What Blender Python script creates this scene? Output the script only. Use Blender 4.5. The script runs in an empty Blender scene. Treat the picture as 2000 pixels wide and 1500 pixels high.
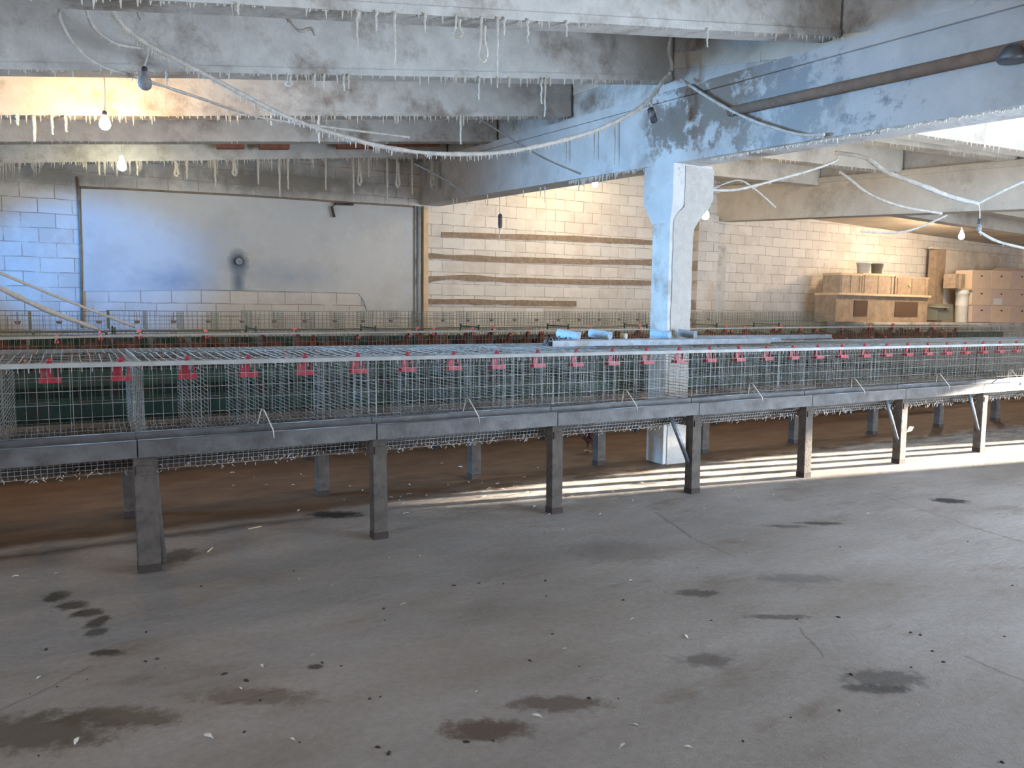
import bpy, bmesh, math, random
from mathutils import Vector, Matrix, noise as mnoise
random.seed(7)
PI = math.pi
C = bpy.context.scene.collection

# ------------------------------------------------------------------ camera
FPX, EYE = 1500.0, 1.6
PITCH, ROLL = math.atan(145/1500), .012
CF = Vector((0, math.cos(PITCH), -math.sin(PITCH)))
U0 = Vector((0, math.sin(PITCH), math.cos(PITCH))); R0 = Vector((1, 0, 0))
CR = R0*math.cos(ROLL) + U0*math.sin(ROLL)
CU = U0*math.cos(ROLL) - R0*math.sin(ROLL)
CP = Vector((0, 0, EYE))
cam_d = bpy.data.cameras.new('camera'); cam = bpy.data.objects.new('camera', cam_d); C.objects.link(cam)
cam_d.sensor_width = 36; cam_d.lens = 36*FPX/2000; cam_d.clip_end = 200; cam_d.clip_start = .05
M = Matrix((CR, CU, -CF)).transposed().to_4x4(); M.translation = CP
cam.matrix_world = M
bpy.context.scene.camera = cam

# ------------------------------------------------------------------ view, world, daylight
vs = bpy.context.scene.view_settings
vs.view_transform = 'Standard'; vs.look = 'None'; vs.gamma = 1; vs.use_curve_mapping = False
vs.exposure = 0.0
w = bpy.data.worlds.new('sky'); bpy.context.scene.world = w; w.use_nodes = True
bg = w.node_tree.nodes['Background']; bg.inputs[0].default_value = (.55, .72, 1, 1); bg.inputs[1].default_value = 1.6

AZ = math.radians(29.9)
UV = Vector((math.cos(AZ), math.sin(AZ), 0)); NV = Vector((-math.sin(AZ), math.cos(AZ), 0)); OV = Vector((0, 5.743, 0))
def S(s, m, z=0): return OV + UV*s + NV*m + Vector((0, 0, z))
def smz(P): q = P - OV; return q.dot(UV), q.dot(NV), P.z
def ray(x, y): return CF + CR*((x-1000)/FPX) + CU*((750-y)/FPX)
def atz(x, y, z): d = ray(x, y); return CP + d*((z-EYE)/d.z)
def atd(x, y, Y): d = ray(x, y); return CP + d*(Y/d.y)
def onplane(x, y, P0, nrm): d = ray(x, y); return CP + d*((P0-CP).dot(nrm)/d.dot(nrm))
def ats(x, y, s): return onplane(x, y, S(s, 0), UV)
def atm(x, y, m): return onplane(x, y, S(0, m), NV)

def light(name, kind, loc, energy, color, **k):
    d = bpy.data.lights.new(name, kind); d.energy = energy; d.color = color
    tgt = k.pop('to', None)
    for a, v in k.items(): setattr(d, a, v)
    o = bpy.data.objects.new(name, d); C.objects.link(o); o.location = loc
    if tgt is not None: o.rotation_euler = (Vector(tgt)-Vector(loc)).to_track_quat('-Z', 'Y').to_euler()
    return o
SUN_REL, SUN_EL = math.radians(10), math.radians(7)
sd = UV*math.cos(SUN_REL) - NV*math.sin(SUN_REL)
sun_vec = -(sd*math.cos(SUN_EL) + Vector((0, 0, math.sin(SUN_EL))))
light('sun', 'SUN', (20, 10, 10), 75, (1, .86, .68), angle=math.radians(.6), to=Vector((20, 10, 10))+sun_vec)
# daylight through the big gate of the near wall (right of the camera) and the windows
light('gate_daylight', 'AREA', S(4.6, -6.1, 1.4), 760, (.60, .77, 1), shape='RECTANGLE', size=3.4, size_y=2.6, to=S(3.6, 0, 1.2))
light('far_gate_daylight', 'AREA', S(9.6, -6.1, 1.5), 340, (.74, .85, 1), shape='RECTANGLE', size=3.0, size_y=2.6, to=S(8.5, 0, 1.6))  # unseen area lamp added to brighten the far right
light('left_window_daylight', 'SPOT', S(-7.7, 3.2, 2.4), 2600, (.02, .32, 1), shadow_soft_size=.12, spot_size=math.radians(20), spot_blend=.7, to=Vector((-6.15, 11.2, 2.12)))
light('left_window_skylight', 'AREA', S(-7.9, 3.2, 2.35), 130, (.22, .55, 1), shape='RECTANGLE', size=1.4, size_y=1.2, spread=math.radians(50), to=S(2.4, 1.2, 1.9))

light('left_gate_daylight', 'AREA', S(-7.9, -3.0, 1.8), 90, (.66, .78, 1), shape='RECTANGLE', size=2.0, size_y=1.3, spread=math.radians(110), to=S(2.5, 1, 3.3))

# ------------------------------------------------------------------ materials
def new_mat(name):
    m = bpy.data.materials.new(name); m.use_nodes = True
    return m, m.node_tree, m.node_tree.nodes['Principled BSDF']
def N(nt, t, **k):
    n = nt.nodes.new(t)
    for a, v in k.items():
        if isinstance(a, str) and a.startswith('i_'): n.inputs[int(a[2:])].default_value = v
        else: setattr(n, a, v)
    return n
def ramp(nt, fac, stops):
    r = nt.nodes.new('ShaderNodeValToRGB'); e = r.color_ramp.elements
    e[0].position, e[0].color = stops[0][0], (*stops[0][1], 1); e[1].position, e[1].color = stops[-1][0], (*stops[-1][1], 1)
    for p, c in stops[1:-1]:
        q = e.new(p); q.color = (*c, 1)
    nt.links.new(fac, r.inputs[0]); return r.outputs[0]
def noise(nt, scale, detail=5, vec=None, rough=.6, obj=False):
    n = nt.nodes.new('ShaderNodeTexNoise'); n.inputs['Scale'].default_value = scale; n.inputs['Detail'].default_value = detail; n.inputs['Roughness'].default_value = rough
    if vec is None:
        t = nt.nodes.new('ShaderNodeTexCoord'); vec = t.outputs['Object']
    nt.links.new(vec, n.inputs['Vector']); return n.outputs['Fac']
def mixc(nt, fac, a, b, mode='MIX'):
    m = nt.nodes.new('ShaderNodeMix'); m.data_type = 'RGBA'; m.blend_type = mode
    for sock, v in ((m.inputs[0], fac), (m.inputs[6], a), (m.inputs[7], b)):
        if isinstance(v, (int, float)): sock.default_value = v
        elif isinstance(v, tuple): sock.default_value = (*v, 1)
        else: nt.links.new(v, sock)
    return m.outputs[2]
def bump(nt, bsdf, h, strength, dist=.02):
    b = nt.nodes.new('ShaderNodeBump'); b.inputs['Strength'].default_value = strength; b.inputs['Distance'].default_value = dist
    nt.links.new(h, b.inputs['Height']); nt.links.new(b.outputs[0], bsdf.inputs['Normal'])
def mmath(nt, op, a, b=None, clamp=False):
    m = nt.nodes.new('ShaderNodeMath'); m.operation = op; m.use_clamp = clamp
    for i, v in enumerate((a, b)):
        if v is None: continue
        if isinstance(v, (int, float)): m.inputs[i].default_value = v
        else: nt.links.new(v, m.inputs[i])
    return m.outputs[0]
def simple(name, col, var=.15, scale=8, rough=.8, metal=0, bmp=.3, dirt=None, dscale=2.5, dpos=(.52, .68), world=False):
    m, nt, b = new_mat(name)
    vec = None
    if world: vec = nt.nodes.new('ShaderNodeNewGeometry').outputs['Position']
    f = noise(nt, scale, 6, vec)
    c0 = tuple(max(0, x*(1-var)) for x in col); c1 = tuple(min(1, x*(1+var)) for x in col)
    c = ramp(nt, f, [(.3, c0), (.7, c1)])
    if dirt:
        d = noise(nt, dscale, 8, vec, .68)
        dm = ramp(nt, d, [(dpos[0], (0, 0, 0)), (dpos[1], (1, 1, 1))])
        c = mixc(nt, dm, c, dirt)
    nt.links.new(c, b.inputs['Base Color']); b.inputs['Roughness'].default_value = rough; b.inputs['Metallic'].default_value = metal
    if bmp: bump(nt, b, noise(nt, scale*5, 4, vec), bmp)
    return m
def emis(name, col, s):
    m, nt, b = new_mat(name); b.inputs['Base Color'].default_value = (*col, 1)
    b.inputs['Emission Color'].default_value = (*col, 1); b.inputs['Emission Strength'].default_value = s; return m

MT = {}
MT['wash'] = simple('whitewashed concrete', (.57, .55, .51), .14, 6, .9, 0, .45, (.25, .20, .155), 1.9, (.51, .69), world=True)
MT['slab'] = simple('whitewashed slab', (.62, .55, .45), .12, 3, .9, 0, .3, (.34, .28, .22), 1.2, (.52, .72), world=True)
print('bulb', smz(atd(1600, 412, 15.0)))
def stained():
    m, nt, b = new_mat('stained girder concrete')
    pos = nt.nodes.new('ShaderNodeNewGeometry').outputs['Position']
    c = ramp(nt, noise(nt, 4, 6, pos), [(.3, (.50, .49, .47)), (.7, (.60, .59, .57))])
    big = ramp(nt, noise(nt, 1.5, 8, pos, .68), [(.53, (0, 0, 0)), (.74, (.8, .8, .8))])
    c = mixc(nt, big, c, (.28, .23, .19))
    for (x, y, rad, col, lo) in ((1400, 190, 1.0, (.24, .19, .145), .50), (1310, 240, .55, (.22, .18, .145), .47), (1560, 200, 1.0, (.32, .33, .33), .55), (1720, 170, .6, (.25, .26, .27), .60)):
        p = ats(x, y, 2.47); d = nt.nodes.new('ShaderNodeVectorMath'); d.operation = 'DISTANCE'; nt.links.new(pos, d.inputs[0]); d.inputs[1].default_value = p
        near = mmath(nt, 'SUBTRACT', 1.0, mmath(nt, 'DIVIDE', d.outputs['Value'], rad), True)
        f = ramp(nt, mmath(nt, 'ADD', noise(nt, 3.4, 9, pos, .72), mmath(nt, 'MULTIPLY', near, .22)), [(lo+.07, (0, 0, 0)), (lo+.15, (.9, .9, .9))])
        c = mixc(nt, mmath(nt, 'MULTIPLY', f, mmath(nt, 'MULTIPLY', near, 3, True)), c, col)
    nt.links.new(c, b.inputs['Base Color']); b.inputs['Roughness'].default_value = .92; bump(nt, b, noise(nt, 22, 5, pos), .45); return m
MT['wash2'] = stained()
MT['bareconc'] = simple('bare concrete patch', (.33, .30, .27), .2, 8, .95, 0, .5, world=True)
MT['plaster'] = simple('rough white plaster', (.56, .525, .48), .08, 14, .95, 0, 1.0, (.45, .38, .31), 3, (.58, .72), world=True)
MT['galv'] = simple('galvanised steel', (.17, .19, .21), .25, 14, .48, .75, .15, (.16, .13, .11), 5, (.5, .72))
MT['trough'] = simple('dull galvanised trough steel', (.115, .107, .10), .3, 5, .6, .2, .15, (.05, .04, .035), 3.5, (.5, .72))
MT['wire'] = simple('galvanised wire', (.33, .325, .30), .3, 6, .6, .45, 0, (.14, .11, .09), 3, (.5, .62))
MT['railw'] = simple('pale dusty rail', (.34, .335, .31), .15, 10, .7, .1, .2, (.35, .3, .26), 4, (.52, .7))
MT['wirefar'] = simple('dusty green wire', (.20, .215, .17), .25, 6, .75, .2, 0)
MT['green'] = simple('green painted steel', (.025, .065, .045), .3, 6, .6, .1, .2, (.06, .055, .045), 4, (.5, .7))
MT['post'] = simple('grey weathered post', (.10, .080, .064), .35, 9, .9, 0, .5, (.035, .027, .022), 3, (.48, .68))
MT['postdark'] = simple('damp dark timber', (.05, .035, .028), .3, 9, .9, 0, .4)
MT['dust'] = simple('dusty cobweb', (.66, .61, .52), .15, 20, 1, 0, .5)
MT['cord'] = simple('dusty cord', (.62, .57, .50), .2, 20, 1, 0, .5)
MT['darkcord'] = simple('dark wire', (.16, .14, .12), .2, 20, .9, 0, 0)
MT['bakelite'] = simple('dark lamp socket', (.06, .055, .06), .2, 20, .5, 0, 0, (.3, .27, .24), 12, (.5, .65))
MT['dustybulb'] = simple('dust coated glass', (.25, .235, .225), .3, 18, .7, 0, .2)
MT['red'] = simple('red plastic', (.34, .022, .035), .2, 12, .5, 0, .1, (.3, .12, .10), 12, (.55, .7))
MT['hen'] = simple('brown feathers', (.15, .042, .02), .4, 18, .9, 0, .6, (.035, .015, .01), 7, (.45, .6))
MT['henpale'] = simple('pale tan feathers', (.55, .25, .12), .3, 18, .9, 0, .5)
MT['comb'] = simple('pink red comb', (.75, .13, .12), .15, 20, .6, 0, 0)
MT['beak'] = simple('horn yellow', (.62, .42, .20), .15, 20, .6, 0, 0)
MT['eye'] = simple('eye', (.02, .01, .01), 0, 20, .2, 0, 0)
MT['pipe'] = simple('grey pipe', (.30, .33, .35), .12, 8, .6, .1, 0)
MT['bluepipe'] = simple('light blue plastic', (.42, .56, .66), .1, 12, .5, 0, .1, (.3, .33, .36), 7, (.56, .7))
MT['rust'] = simple('rusty brown pipe', (.23, .155, .11), .2, 10, .9, 0, .3)
MT['wood'] = simple('brown board', (.34, .25, .17), .25, 6, .85, 0, .3)
MT['crate'] = simple('weathered crate board', (.40, .30, .21), .22, 9, .85, 0, .3)
MT['palewood'] = simple('pale board', (.66, .48, .29), .15, 8, .8, 0, .2)
MT['card'] = simple('cardboard', (.78, .58, .40), .06, 4, .85, 0, .05)
MT['card2'] = simple('dull pinkish cardboard', (.70, .52, .41), .06, 4, .85, 0, .05)
MT['hole'] = simple('dark hand hole', (.10, .06, .04), 0, 4, .9, 0, 0)
MT['paper'] = simple('white paper', (.80, .78, .74), .04, 10, .8, 0, 0)
MT['white'] = simple('white plastic', (.72, .70, .62), .06, 6, .5, 0, 0)
MT['grey'] = simple('grey green plastic', (.20, .20, .16), .1, 6, .6, 0, 0)
MT['feather'] = simple('white scrap', (.74, .72, .68), .1, 20, .9, 0, 0)
MT['dropping'] = simple('dark dropping', (.055, .04, .035), .2, 20, .9, 0, .5)
MT['straw'] = simple('straw', (.66, .55, .36), .1, 20, .8, 0, 0)
MT['rope'] = simple('pale rope', (.56, .47, .38), .15, 30, .95, 0, .4)
MT['brick'] = simple('red brick', (.34, .13, .08), .25, 12, .95, 0, .5)
MT['mortar'] = simple('bare brown mortar', (.32, .235, .165), .25, 16, .98, 0, .8)
MT['bulbwarm'] = emis('lit warm bulb', (1, .64, .28), 620)
MT['bulbcool'] = emis('lit white bulb', (1, .95, .68), 110)
MT['bulbyel'] = emis('lit yellow bulb', (1, .78, .47), 520)
MT['bulbor'] = emis('lit orange bulb', (1, .78, .54), 1300)

def block_mat(name, base, dirtc, mort, w_=.42, h_=.205, msize=.008, stains=()):
    m, nt, b = new_mat(name)
    tc = nt.nodes.new('ShaderNodeTexCoord'); sp = nt.nodes.new('ShaderNodeSeparateXYZ'); nt.links.new(tc.outputs['Object'], sp.inputs[0])
    wob = noise(nt, 1.3, 3, tc.outputs['Object'])
    zz = mmath(nt, 'ADD', sp.outputs[2], mmath(nt, 'MULTIPLY', mmath(nt, 'SUBTRACT', wob, .5), .05))
    cb = nt.nodes.new('ShaderNodeCombineXYZ'); nt.links.new(sp.outputs[0], cb.inputs[0]); nt.links.new(zz, cb.inputs[1])
    br = nt.nodes.new('ShaderNodeTexBrick'); nt.links.new(cb.outputs[0], br.inputs['Vector'])
    br.inputs['Scale'].default_value = 1; br.inputs['Brick Width'].default_value = w_; br.inputs['Row Height'].default_value = h_
    br.inputs['Mortar Size'].default_value = msize; br.inputs['Mortar Smooth'].default_value = .3; br.inputs['Bias'].default_value = 0
    br.inputs['Color1'].default_value = (*base, 1); br.inputs['Color2'].default_value = (*[x*.84 for x in base], 1); br.inputs['Mortar'].default_value = (*mort, 1)
    # paint fills many of the joints
    plain = ramp(nt, noise(nt, 6, 5, tc.outputs['Object']), [(.3, tuple(x*.9 for x in base)), (.7, tuple(min(1, x*1.06) for x in base))])
    fill = ramp(nt, noise(nt, 2.6, 5, tc.outputs['Object'], .7), [(.47, (0, 0, 0)), (.62, (.8, .8, .8))])
    c = mixc(nt, fill, br.outputs['Color'], plain)
    dm = ramp(nt, noise(nt, 1.1, 8, tc.outputs['Object'], .66), [(.50, (0, 0, 0)), (.72, (.85, .85, .85))])
    c = mixc(nt, dm, c, dirtc)
    for (x, z, rx, rz, col, amt) in stains:
        dx = mmath(nt, 'DIVIDE', mmath(nt, 'SUBTRACT', sp.outputs[0], x), rx); dz = mmath(nt, 'DIVIDE', mmath(nt, 'SUBTRACT', sp.outputs[2], z), rz)
        r = mmath(nt, 'SQRT', mmath(nt, 'ADD', mmath(nt, 'MULTIPLY', dx, dx), mmath(nt, 'MULTIPLY', dz, dz)))
        r = mmath(nt, 'ADD', r, mmath(nt, 'MULTIPLY', mmath(nt, 'SUBTRACT', noise(nt, 5, 5, tc.outputs['Object']), .5), 1.0))
        f = mmath(nt, 'MULTIPLY', mmath(nt, 'SUBTRACT', 1.0, r, True), amt*1.6, True)
        c = mixc(nt, f, c, col)
    nt.links.new(c, b.inputs['Base Color']); b.inputs['Roughness'].default_value = .95
    h = mmath(nt, 'ADD', mmath(nt, 'MULTIPLY', br.outputs['Fac'], -.6), mmath(nt, 'MULTIPLY', noise(nt, 30, 4, tc.outputs['Object']), .5))
    bump(nt, b, h, .5, .02)
    return m

def floor_mat():
    m, nt, b = new_mat('dirty concrete floor')
    geo = nt.nodes.new('ShaderNodeNewGeometry'); pos = geo.outputs['Position']
    def dot(v, off):
        d = nt.nodes.new('ShaderNodeVectorMath'); d.operation = 'DOT_PRODUCT'; nt.links.new(pos, d.inputs[0]); d.inputs[1].default_value = v
        return mmath(nt, 'SUBTRACT', d.outputs['Value'], off)
    mm = dot(NV, OV.dot(NV)); ss = dot(UV, OV.dot(UV))
    st = nt.nodes.new('ShaderNodeCombineXYZ')
    nt.links.new(mmath(nt, 'MULTIPLY', ss, .45), st.inputs[0]); nt.links.new(mm, st.inputs[1])
    c = ramp(nt, noise(nt, 1.4, 8, st.outputs[0], .65), [(.3, (.225, .197, .172)), (.5, (.305, .280, .262)), (.72, (.385, .365, .352))])
    c = mixc(nt, ramp(nt, noise(nt, 26, 6, pos, .7), [(.4, (0, 0, 0)), (.75, (.35, .35, .35))]), c, (.13, .105, .09))
    c = mixc(nt, ramp(nt, noise(nt, 60, 3, pos, .6), [(.62, (0, 0, 0)), (.72, (.5, .5, .5))]), c, (.42, .40, .38))
    # brown mud patches
    c = mixc(nt, ramp(nt, noise(nt, 2.2, 9, st.outputs[0], .72), [(.56, (0, 0, 0)), (.70, (.75, .75, .75))]), c, (.15, .112, .085))
    # manure bed below the cages
    edge = mmath(nt, 'ADD', mm, mmath(nt, 'MULTIPLY', mmath(nt, 'SUBTRACT', noise(nt, 3, 6, pos), .5), .3))
    f = ramp(nt, mmath(nt, 'MULTIPLY', edge, .5, True), [(.43, (0, 0, 0)), (.50, (1, 1, 1))])
    man = ramp(nt, noise(nt, 5, 8, st.outputs[0], .7), [(.3, (.085, .045, .024)), (.7, (.18, .10, .050))])
    c = mixc(nt, f, c, man)
    # dark line along the bed: the slab edge's step shadow, painted in
    g = mmath(nt, 'SUBTRACT', 1.0, mmath(nt, 'MULTIPLY', mmath(nt, 'ABSOLUTE', mmath(nt, 'SUBTRACT', edge, .74)), 9), True)
    left = mmath(nt, 'MULTIPLY', mmath(nt, 'SUBTRACT', -.6, ss), .8, True)
    c = mixc(nt, mmath(nt, 'MULTIPLY', mmath(nt, 'MULTIPLY', g, left), .8), c, (.045, .038, .036))
    # white litter crust under the middle of the near row
    ww = mmath(nt, 'SUBTRACT', 1.0, mmath(nt, 'MULTIPLY', mmath(nt, 'ABSOLUTE', mmath(nt, 'SUBTRACT', mm, .62)), 1.7), True)
    rr = mmath(nt, 'MULTIPLY', mmath(nt, 'ADD', ss, 1.2), .6, True)
    cr = ramp(nt, noise(nt, 7, 9, st.outputs[0], .75), [(.46, (0, 0, 0)), (.56, (1, 1, 1))])
    c = mixc(nt, mmath(nt, 'MULTIPLY', mmath(nt, 'MULTIPLY', ww, rr), cr), c, (.56, .52, .47))
    # single spots: px, py, half width, half depth in metres, colour, amount
    spots = [(1855, 978, .14, .07, (.03, .03, .035), 1), (1725, 1325, .17, .07, (.06, .055, .055), .7), (1715, 1345, .14, .03, (.04, .04, .04), .8), (1360, 1158, .12, .045, (.07, .055, .05), .8),
             (655, 1005, .2, .08, (.02, .018, .02), 1), (1600, 1022, .16, .035, (.05, .045, .045), .9), (1535, 1028, .14, .03, (.07, .06, .06), .7), (950, 1425, .16, .06, (.09, .06, .045), .9),
             (1090, 1375, .2, .05, (.10, .07, .055), .8), (1380, 1290, .12, .05, (.09, .075, .07), .7), (210, 1275, .07, .03, (.04, .03, .025), .9), (615, 1302, .04, .02, (.04, .03, .025), .9),
             (345, 1085, .10, .12, (.055, .05, .05), .8), (1770, 760, .01, .01, (.1, .1, .1), .1), (1200, 1075, .3, .2, (.16, .14, .13), .5), (1560, 1130, .25, .06, (.13, .12, .12), .6), (1520, 1205, .16, .025, (.09, .08, .08), .8),
             (110, 1165, .06, .06, (.05, .042, .03), .9), (140, 1182, .08, .05, (.05, .042, .03), .9), (172, 1197, .07, .05, (.05, .042, .03), .9), (192, 1215, .05, .06, (.05, .042, .03), .9), (190, 1235, .05, .04, (.06, .05, .04), .8),
             (500, 1360, .25, .05, (.12, .09, .06), .7), (230, 1400, .25, .06, (.09, .07, .045), .8), (60, 1430, .3, .1, (.07, .055, .035), .8)]
    spn = nt.nodes.new('ShaderNodeSeparateXYZ'); nt.links.new(pos, spn.inputs[0])
    wn = mmath(nt, 'MULTIPLY', mmath(nt, 'SUBTRACT', noise(nt, 14, 6, pos, .7), .5), 1.8)
    for (x, y, rx, ry, col, amt) in spots:
        p = atz(x, y, 0)
        dx = mmath(nt, 'DIVIDE', mmath(nt, 'SUBTRACT', spn.outputs[0], p.x), rx*1.3); dy = mmath(nt, 'DIVIDE', mmath(nt, 'SUBTRACT', spn.outputs[1], p.y), ry*1.6)
        r = mmath(nt, 'ADD', mmath(nt, 'SQRT', mmath(nt, 'ADD', mmath(nt, 'MULTIPLY', dx, dx), mmath(nt, 'MULTIPLY', dy, dy))), wn)
        c = mixc(nt, mmath(nt, 'MULTIPLY', mmath(nt, 'MULTIPLY', mmath(nt, 'SUBTRACT', 1.0, r, True), 2.2, True), amt), c, col)
    # cracks and slab joints: a,b in px
    for (a, b_, wd) in [((1280, 1000), (1350, 1050), .012), ((1350, 1050), (1440, 1090), .008), ((1700, 960), (1900, 1030), .008), ((1900, 1030), (2020, 1065), .014), ((1560, 1225), (1610, 1285), .007), ((1885, 1282), (2010, 1335), .009), ((430, 1375), (560, 1345), .007), ((0, 1390), (180, 1300), .008)]:
        A = atz(*a, 0); B = atz(*b_, 0); d = (B-A); L = d.length; d.normalize(); q = Vector((-d.y, d.x, 0))
        along = dot(d, A.dot(d)); acr = dot(q, A.dot(q))
        acr = mmath(nt, 'ADD', acr, mmath(nt, 'MULTIPLY', mmath(nt, 'SUBTRACT', noise(nt, 6, 4, pos), .5), .08))
        f = mmath(nt, 'SUBTRACT', 1.0, mmath(nt, 'DIVIDE', mmath(nt, 'ABSOLUTE', acr), wd*1.6), True)
        e = mmath(nt, 'MULTIPLY', mmath(nt, 'GREATER_THAN', along, 0.0), mmath(nt, 'LESS_THAN', along, L))
        c = mixc(nt, mmath(nt, 'MULTIPLY', mmath(nt, 'MULTIPLY', f, e), .55), c, (.09, .075, .07))
    nt.links.new(c, b.inputs['Base Color']); b.inputs['Roughness'].default_value = .72
    h = mmath(nt, 'ADD', noise(nt, 12, 8, st.outputs[0], .7), mmath(nt, 'MULTIPLY', noise(nt, 90, 3, pos), .25))
    bump(nt, b, h, .55, .02)
    return m

# ------------------------------------------------------------------ mesh helpers
class MB:
    def __init__(s): s.v = []; s.f = []; s.sm = []
    def add(s, vs_, fs, smooth=False):
        o = len(s.v); s.v += [tuple(v) for v in vs_]
        for f in fs: s.f.append(tuple(i+o for i in f)); s.sm.append(smooth)
    def box(s, a, b, bev=0):
        (x0, y0, z0), (x1, y1, z1) = a, b
        s.add([(x0,y0,z0),(x1,y0,z0),(x1,y1,z0),(x0,y1,z0),(x0,y0,z1),(x1,y0,z1),(x1,y1,z1),(x0,y1,z1)],
              [(0,3,2,1),(4,5,6,7),(0,1,5,4),(1,2,6,5),(2,3,7,6),(3,0,4,7)])
    def hexa(s, p): # 8 pts bottom 4 then top 4
        s.add(p, [(0,3,2,1),(4,5,6,7),(0,1,5,4),(1,2,6,5),(2,3,7,6),(3,0,4,7)])
    def tube(s, pts, r, n=6, cap=True):
        pts = [Vector(p) for p in pts]; k = len(pts); rr = r if isinstance(r, (list, tuple)) else [r]*k
        ring = []
        for i, p in enumerate(pts):
            t = (pts[min(i+1, k-1)]-pts[max(i-1, 0)])
            if t.length < 1e-9: t = Vector((0, 0, 1))
            t.normalize(); a = Vector((0, 0, 1)) if abs(t.z) < .9 else Vector((1, 0, 0))
            x = t.cross(a).normalized(); y = t.cross(x)
            ring.append([p + x*(rr[i]*math.cos(2*PI*j/n+PI/4)) + y*(rr[i]*math.sin(2*PI*j/n+PI/4)) for j in range(n)])
        fs = [(i*n+j, i*n+(j+1) % n, (i+1)*n+(j+1) % n, (i+1)*n+j) for i in range(k-1) for j in range(n)]
        if cap: fs += [tuple(range(n))[::-1], tuple((k-1)*n+j for j in range(n))]
        s.add([q for g in ring for q in g], fs, n > 4)
    def wire(s, a, b, r=.0022): s.tube([a, b], r, 4, False)
    def lathe(s, prof, c=(0, 0, 0), n=20, axis=None):
        c = Vector(c); mat = Matrix.Identity(3) if axis is None else Vector((0, 0, 1)).rotation_difference(Vector(axis)).to_matrix()
        vs_ = [c + mat @ Vector((r*math.cos(2*PI*j/n), r*math.sin(2*PI*j/n), z)) for r, z in prof for j in range(n)]
        k = len(prof); fs = [(i*n+j, i*n+(j+1) % n, (i+1)*n+(j+1) % n, (i+1)*n+j) for i in range(k-1) for j in range(n)]
        fs += [tuple(range(n))[::-1], tuple((k-1)*n+j for j in range(n))]
        s.add(vs_, fs, True)
    def prism(s, poly, d): # poly list of Vector, extruded along d
        n = len(poly); d = Vector(d)
        s.add([Vector(p) for p in poly]+[Vector(p)+d for p in poly], [tuple(range(n))[::-1], tuple(range(n, 2*n))]+[(i, (i+1) % n, n+(i+1) % n, n+i) for i in range(n)])
    def build(s, name, mat, parent=None, origin=None, bevel=0, rot=None):
        """origin/rot: world frame of the object; the vertices are given in world space then."""
        me = bpy.data.meshes.new(name)
        vv = s.v
        if origin is not None:
            Mi = (Matrix.Translation(Vector(origin)) @ Matrix.Rotation(rot or 0, 4, 'Z')).inverted(); vv = [tuple(Mi @ Vector(v)) for v in vv]
        me.from_pydata(vv, [], s.f); me.update()
        me.polygons.foreach_set('use_smooth', s.sm)
        bm = bmesh.new(); bm.from_mesh(me); bmesh.ops.recalc_face_normals(bm, faces=bm.faces)
        if bevel: bmesh.ops.bevel(bm, geom=list(bm.edges), offset=bevel, segments=2, affect='EDGES', profile=.6)
        bm.to_mesh(me); bm.free()
        me.materials.append(mat if not isinstance(mat, str) else MT[mat])
        o = bpy.data.objects.new(name, me); C.objects.link(o)
        if origin is not None: o.location = origin; o.rotation_euler = (0, 0, rot or 0)
        if parent is not None: o.parent = parent; 
        return o
def tag(o, label=None, cat=None, group=None, kind=None):
    if label: o['label'] = label
    if cat: o['category'] = cat
    if group: o['group'] = group
    if kind: o['kind'] = kind
    return o
def empty(name, loc, rz=0, label=None, cat=None, group=None):
    o = bpy.data.objects.new(name, None); C.objects.link(o); o.empty_display_size = .1; o.location = loc; o.rotation_euler = (0, 0, rz)
    return tag(o, label, cat, group)
def copy_tree(o, parent=None):
    c = o.copy(); C.objects.link(c); c.parent = parent
    for ch in [x for x in C.objects if x.parent == o]: copy_tree(ch, c)
    return c
def ordn(i): return ['first', 'second', 'third', 'fourth', 'fifth', 'sixth', 'seventh', 'eighth', 'ninth', 'tenth', 'eleventh', 'twelfth', 'thirteenth', 'fourteenth', 'fifteenth', 'sixteenth', 'seventeenth', 'eighteenth', 'nineteenth', 'twentieth', 'twenty-first', 'twenty-second', 'twenty-third', 'twenty-fourth', 'twenty-fifth', 'twenty-sixth', 'twenty-seventh', 'twenty-eighth'][i]

# ------------------------------------------------------------------ the shell
G1S, G2S = 2.47, 9.2                                   # left faces of the two girders, measured along the rows
E1 = ats(820, 400, G1S); E2 = ats(1400, 432, G2S)      # their far ends on the back wall
WD = Vector((E2.x-E1.x, E2.y-E1.y, 0)).normalized(); WN = Vector((WD.y, -WD.x, 0))   # wall direction, normal towards the camera
W0 = Vector((E1.x, E1.y, 0)); WROT = math.atan2(WD.y, WD.x)
def onwall(x, y, off=0): return onplane(x, y, W0 + WN*off, WN)
def walls_local(x, y): p = onwall(x, y)-W0; return p.dot(WD), p.z
print('E1', E1, 'E2', E2, 'wall az', math.degrees(WROT))
RWS = 20.5       # right wall
def wall_at_s(s): # point of the back wall line with row coordinate s
    t = (s - smz(W0)[0])/WD.dot(UV); return W0 + WD*t
LW = wall_at_s(-8.0); RW = wall_at_s(RWS)
print('corner px', [(1000+FPX*(p-CP).dot(CR)/(p-CP).dot(CF), 750-FPX*(p-CP).dot(CU)/(p-CP).dot(CF)) for p in [RW+Vector((0,0,z)) for z in (1.6, 3.5)]])
TOP = 5.2
fl = MB(); fl.hexa([S(-9, -7.4, -.2), S(22, -7.4, -.2), S(22, 22, -.2), S(-9, 22, -.2), S(-9, -7.4, 0), S(22, -7.4, 0), S(22, 22, 0), S(-9, 22, 0)])
tag(fl.build('floor', floor_mat()), kind='structure')
sx, sz = walls_local(465, 512)
sx2, sz2 = walls_local(465, 545); sx3, sz3 = walls_local(350, 548); sx4, sz4 = walls_local(560, 540); sx5, sz5 = walls_local(400, 480)
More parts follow.
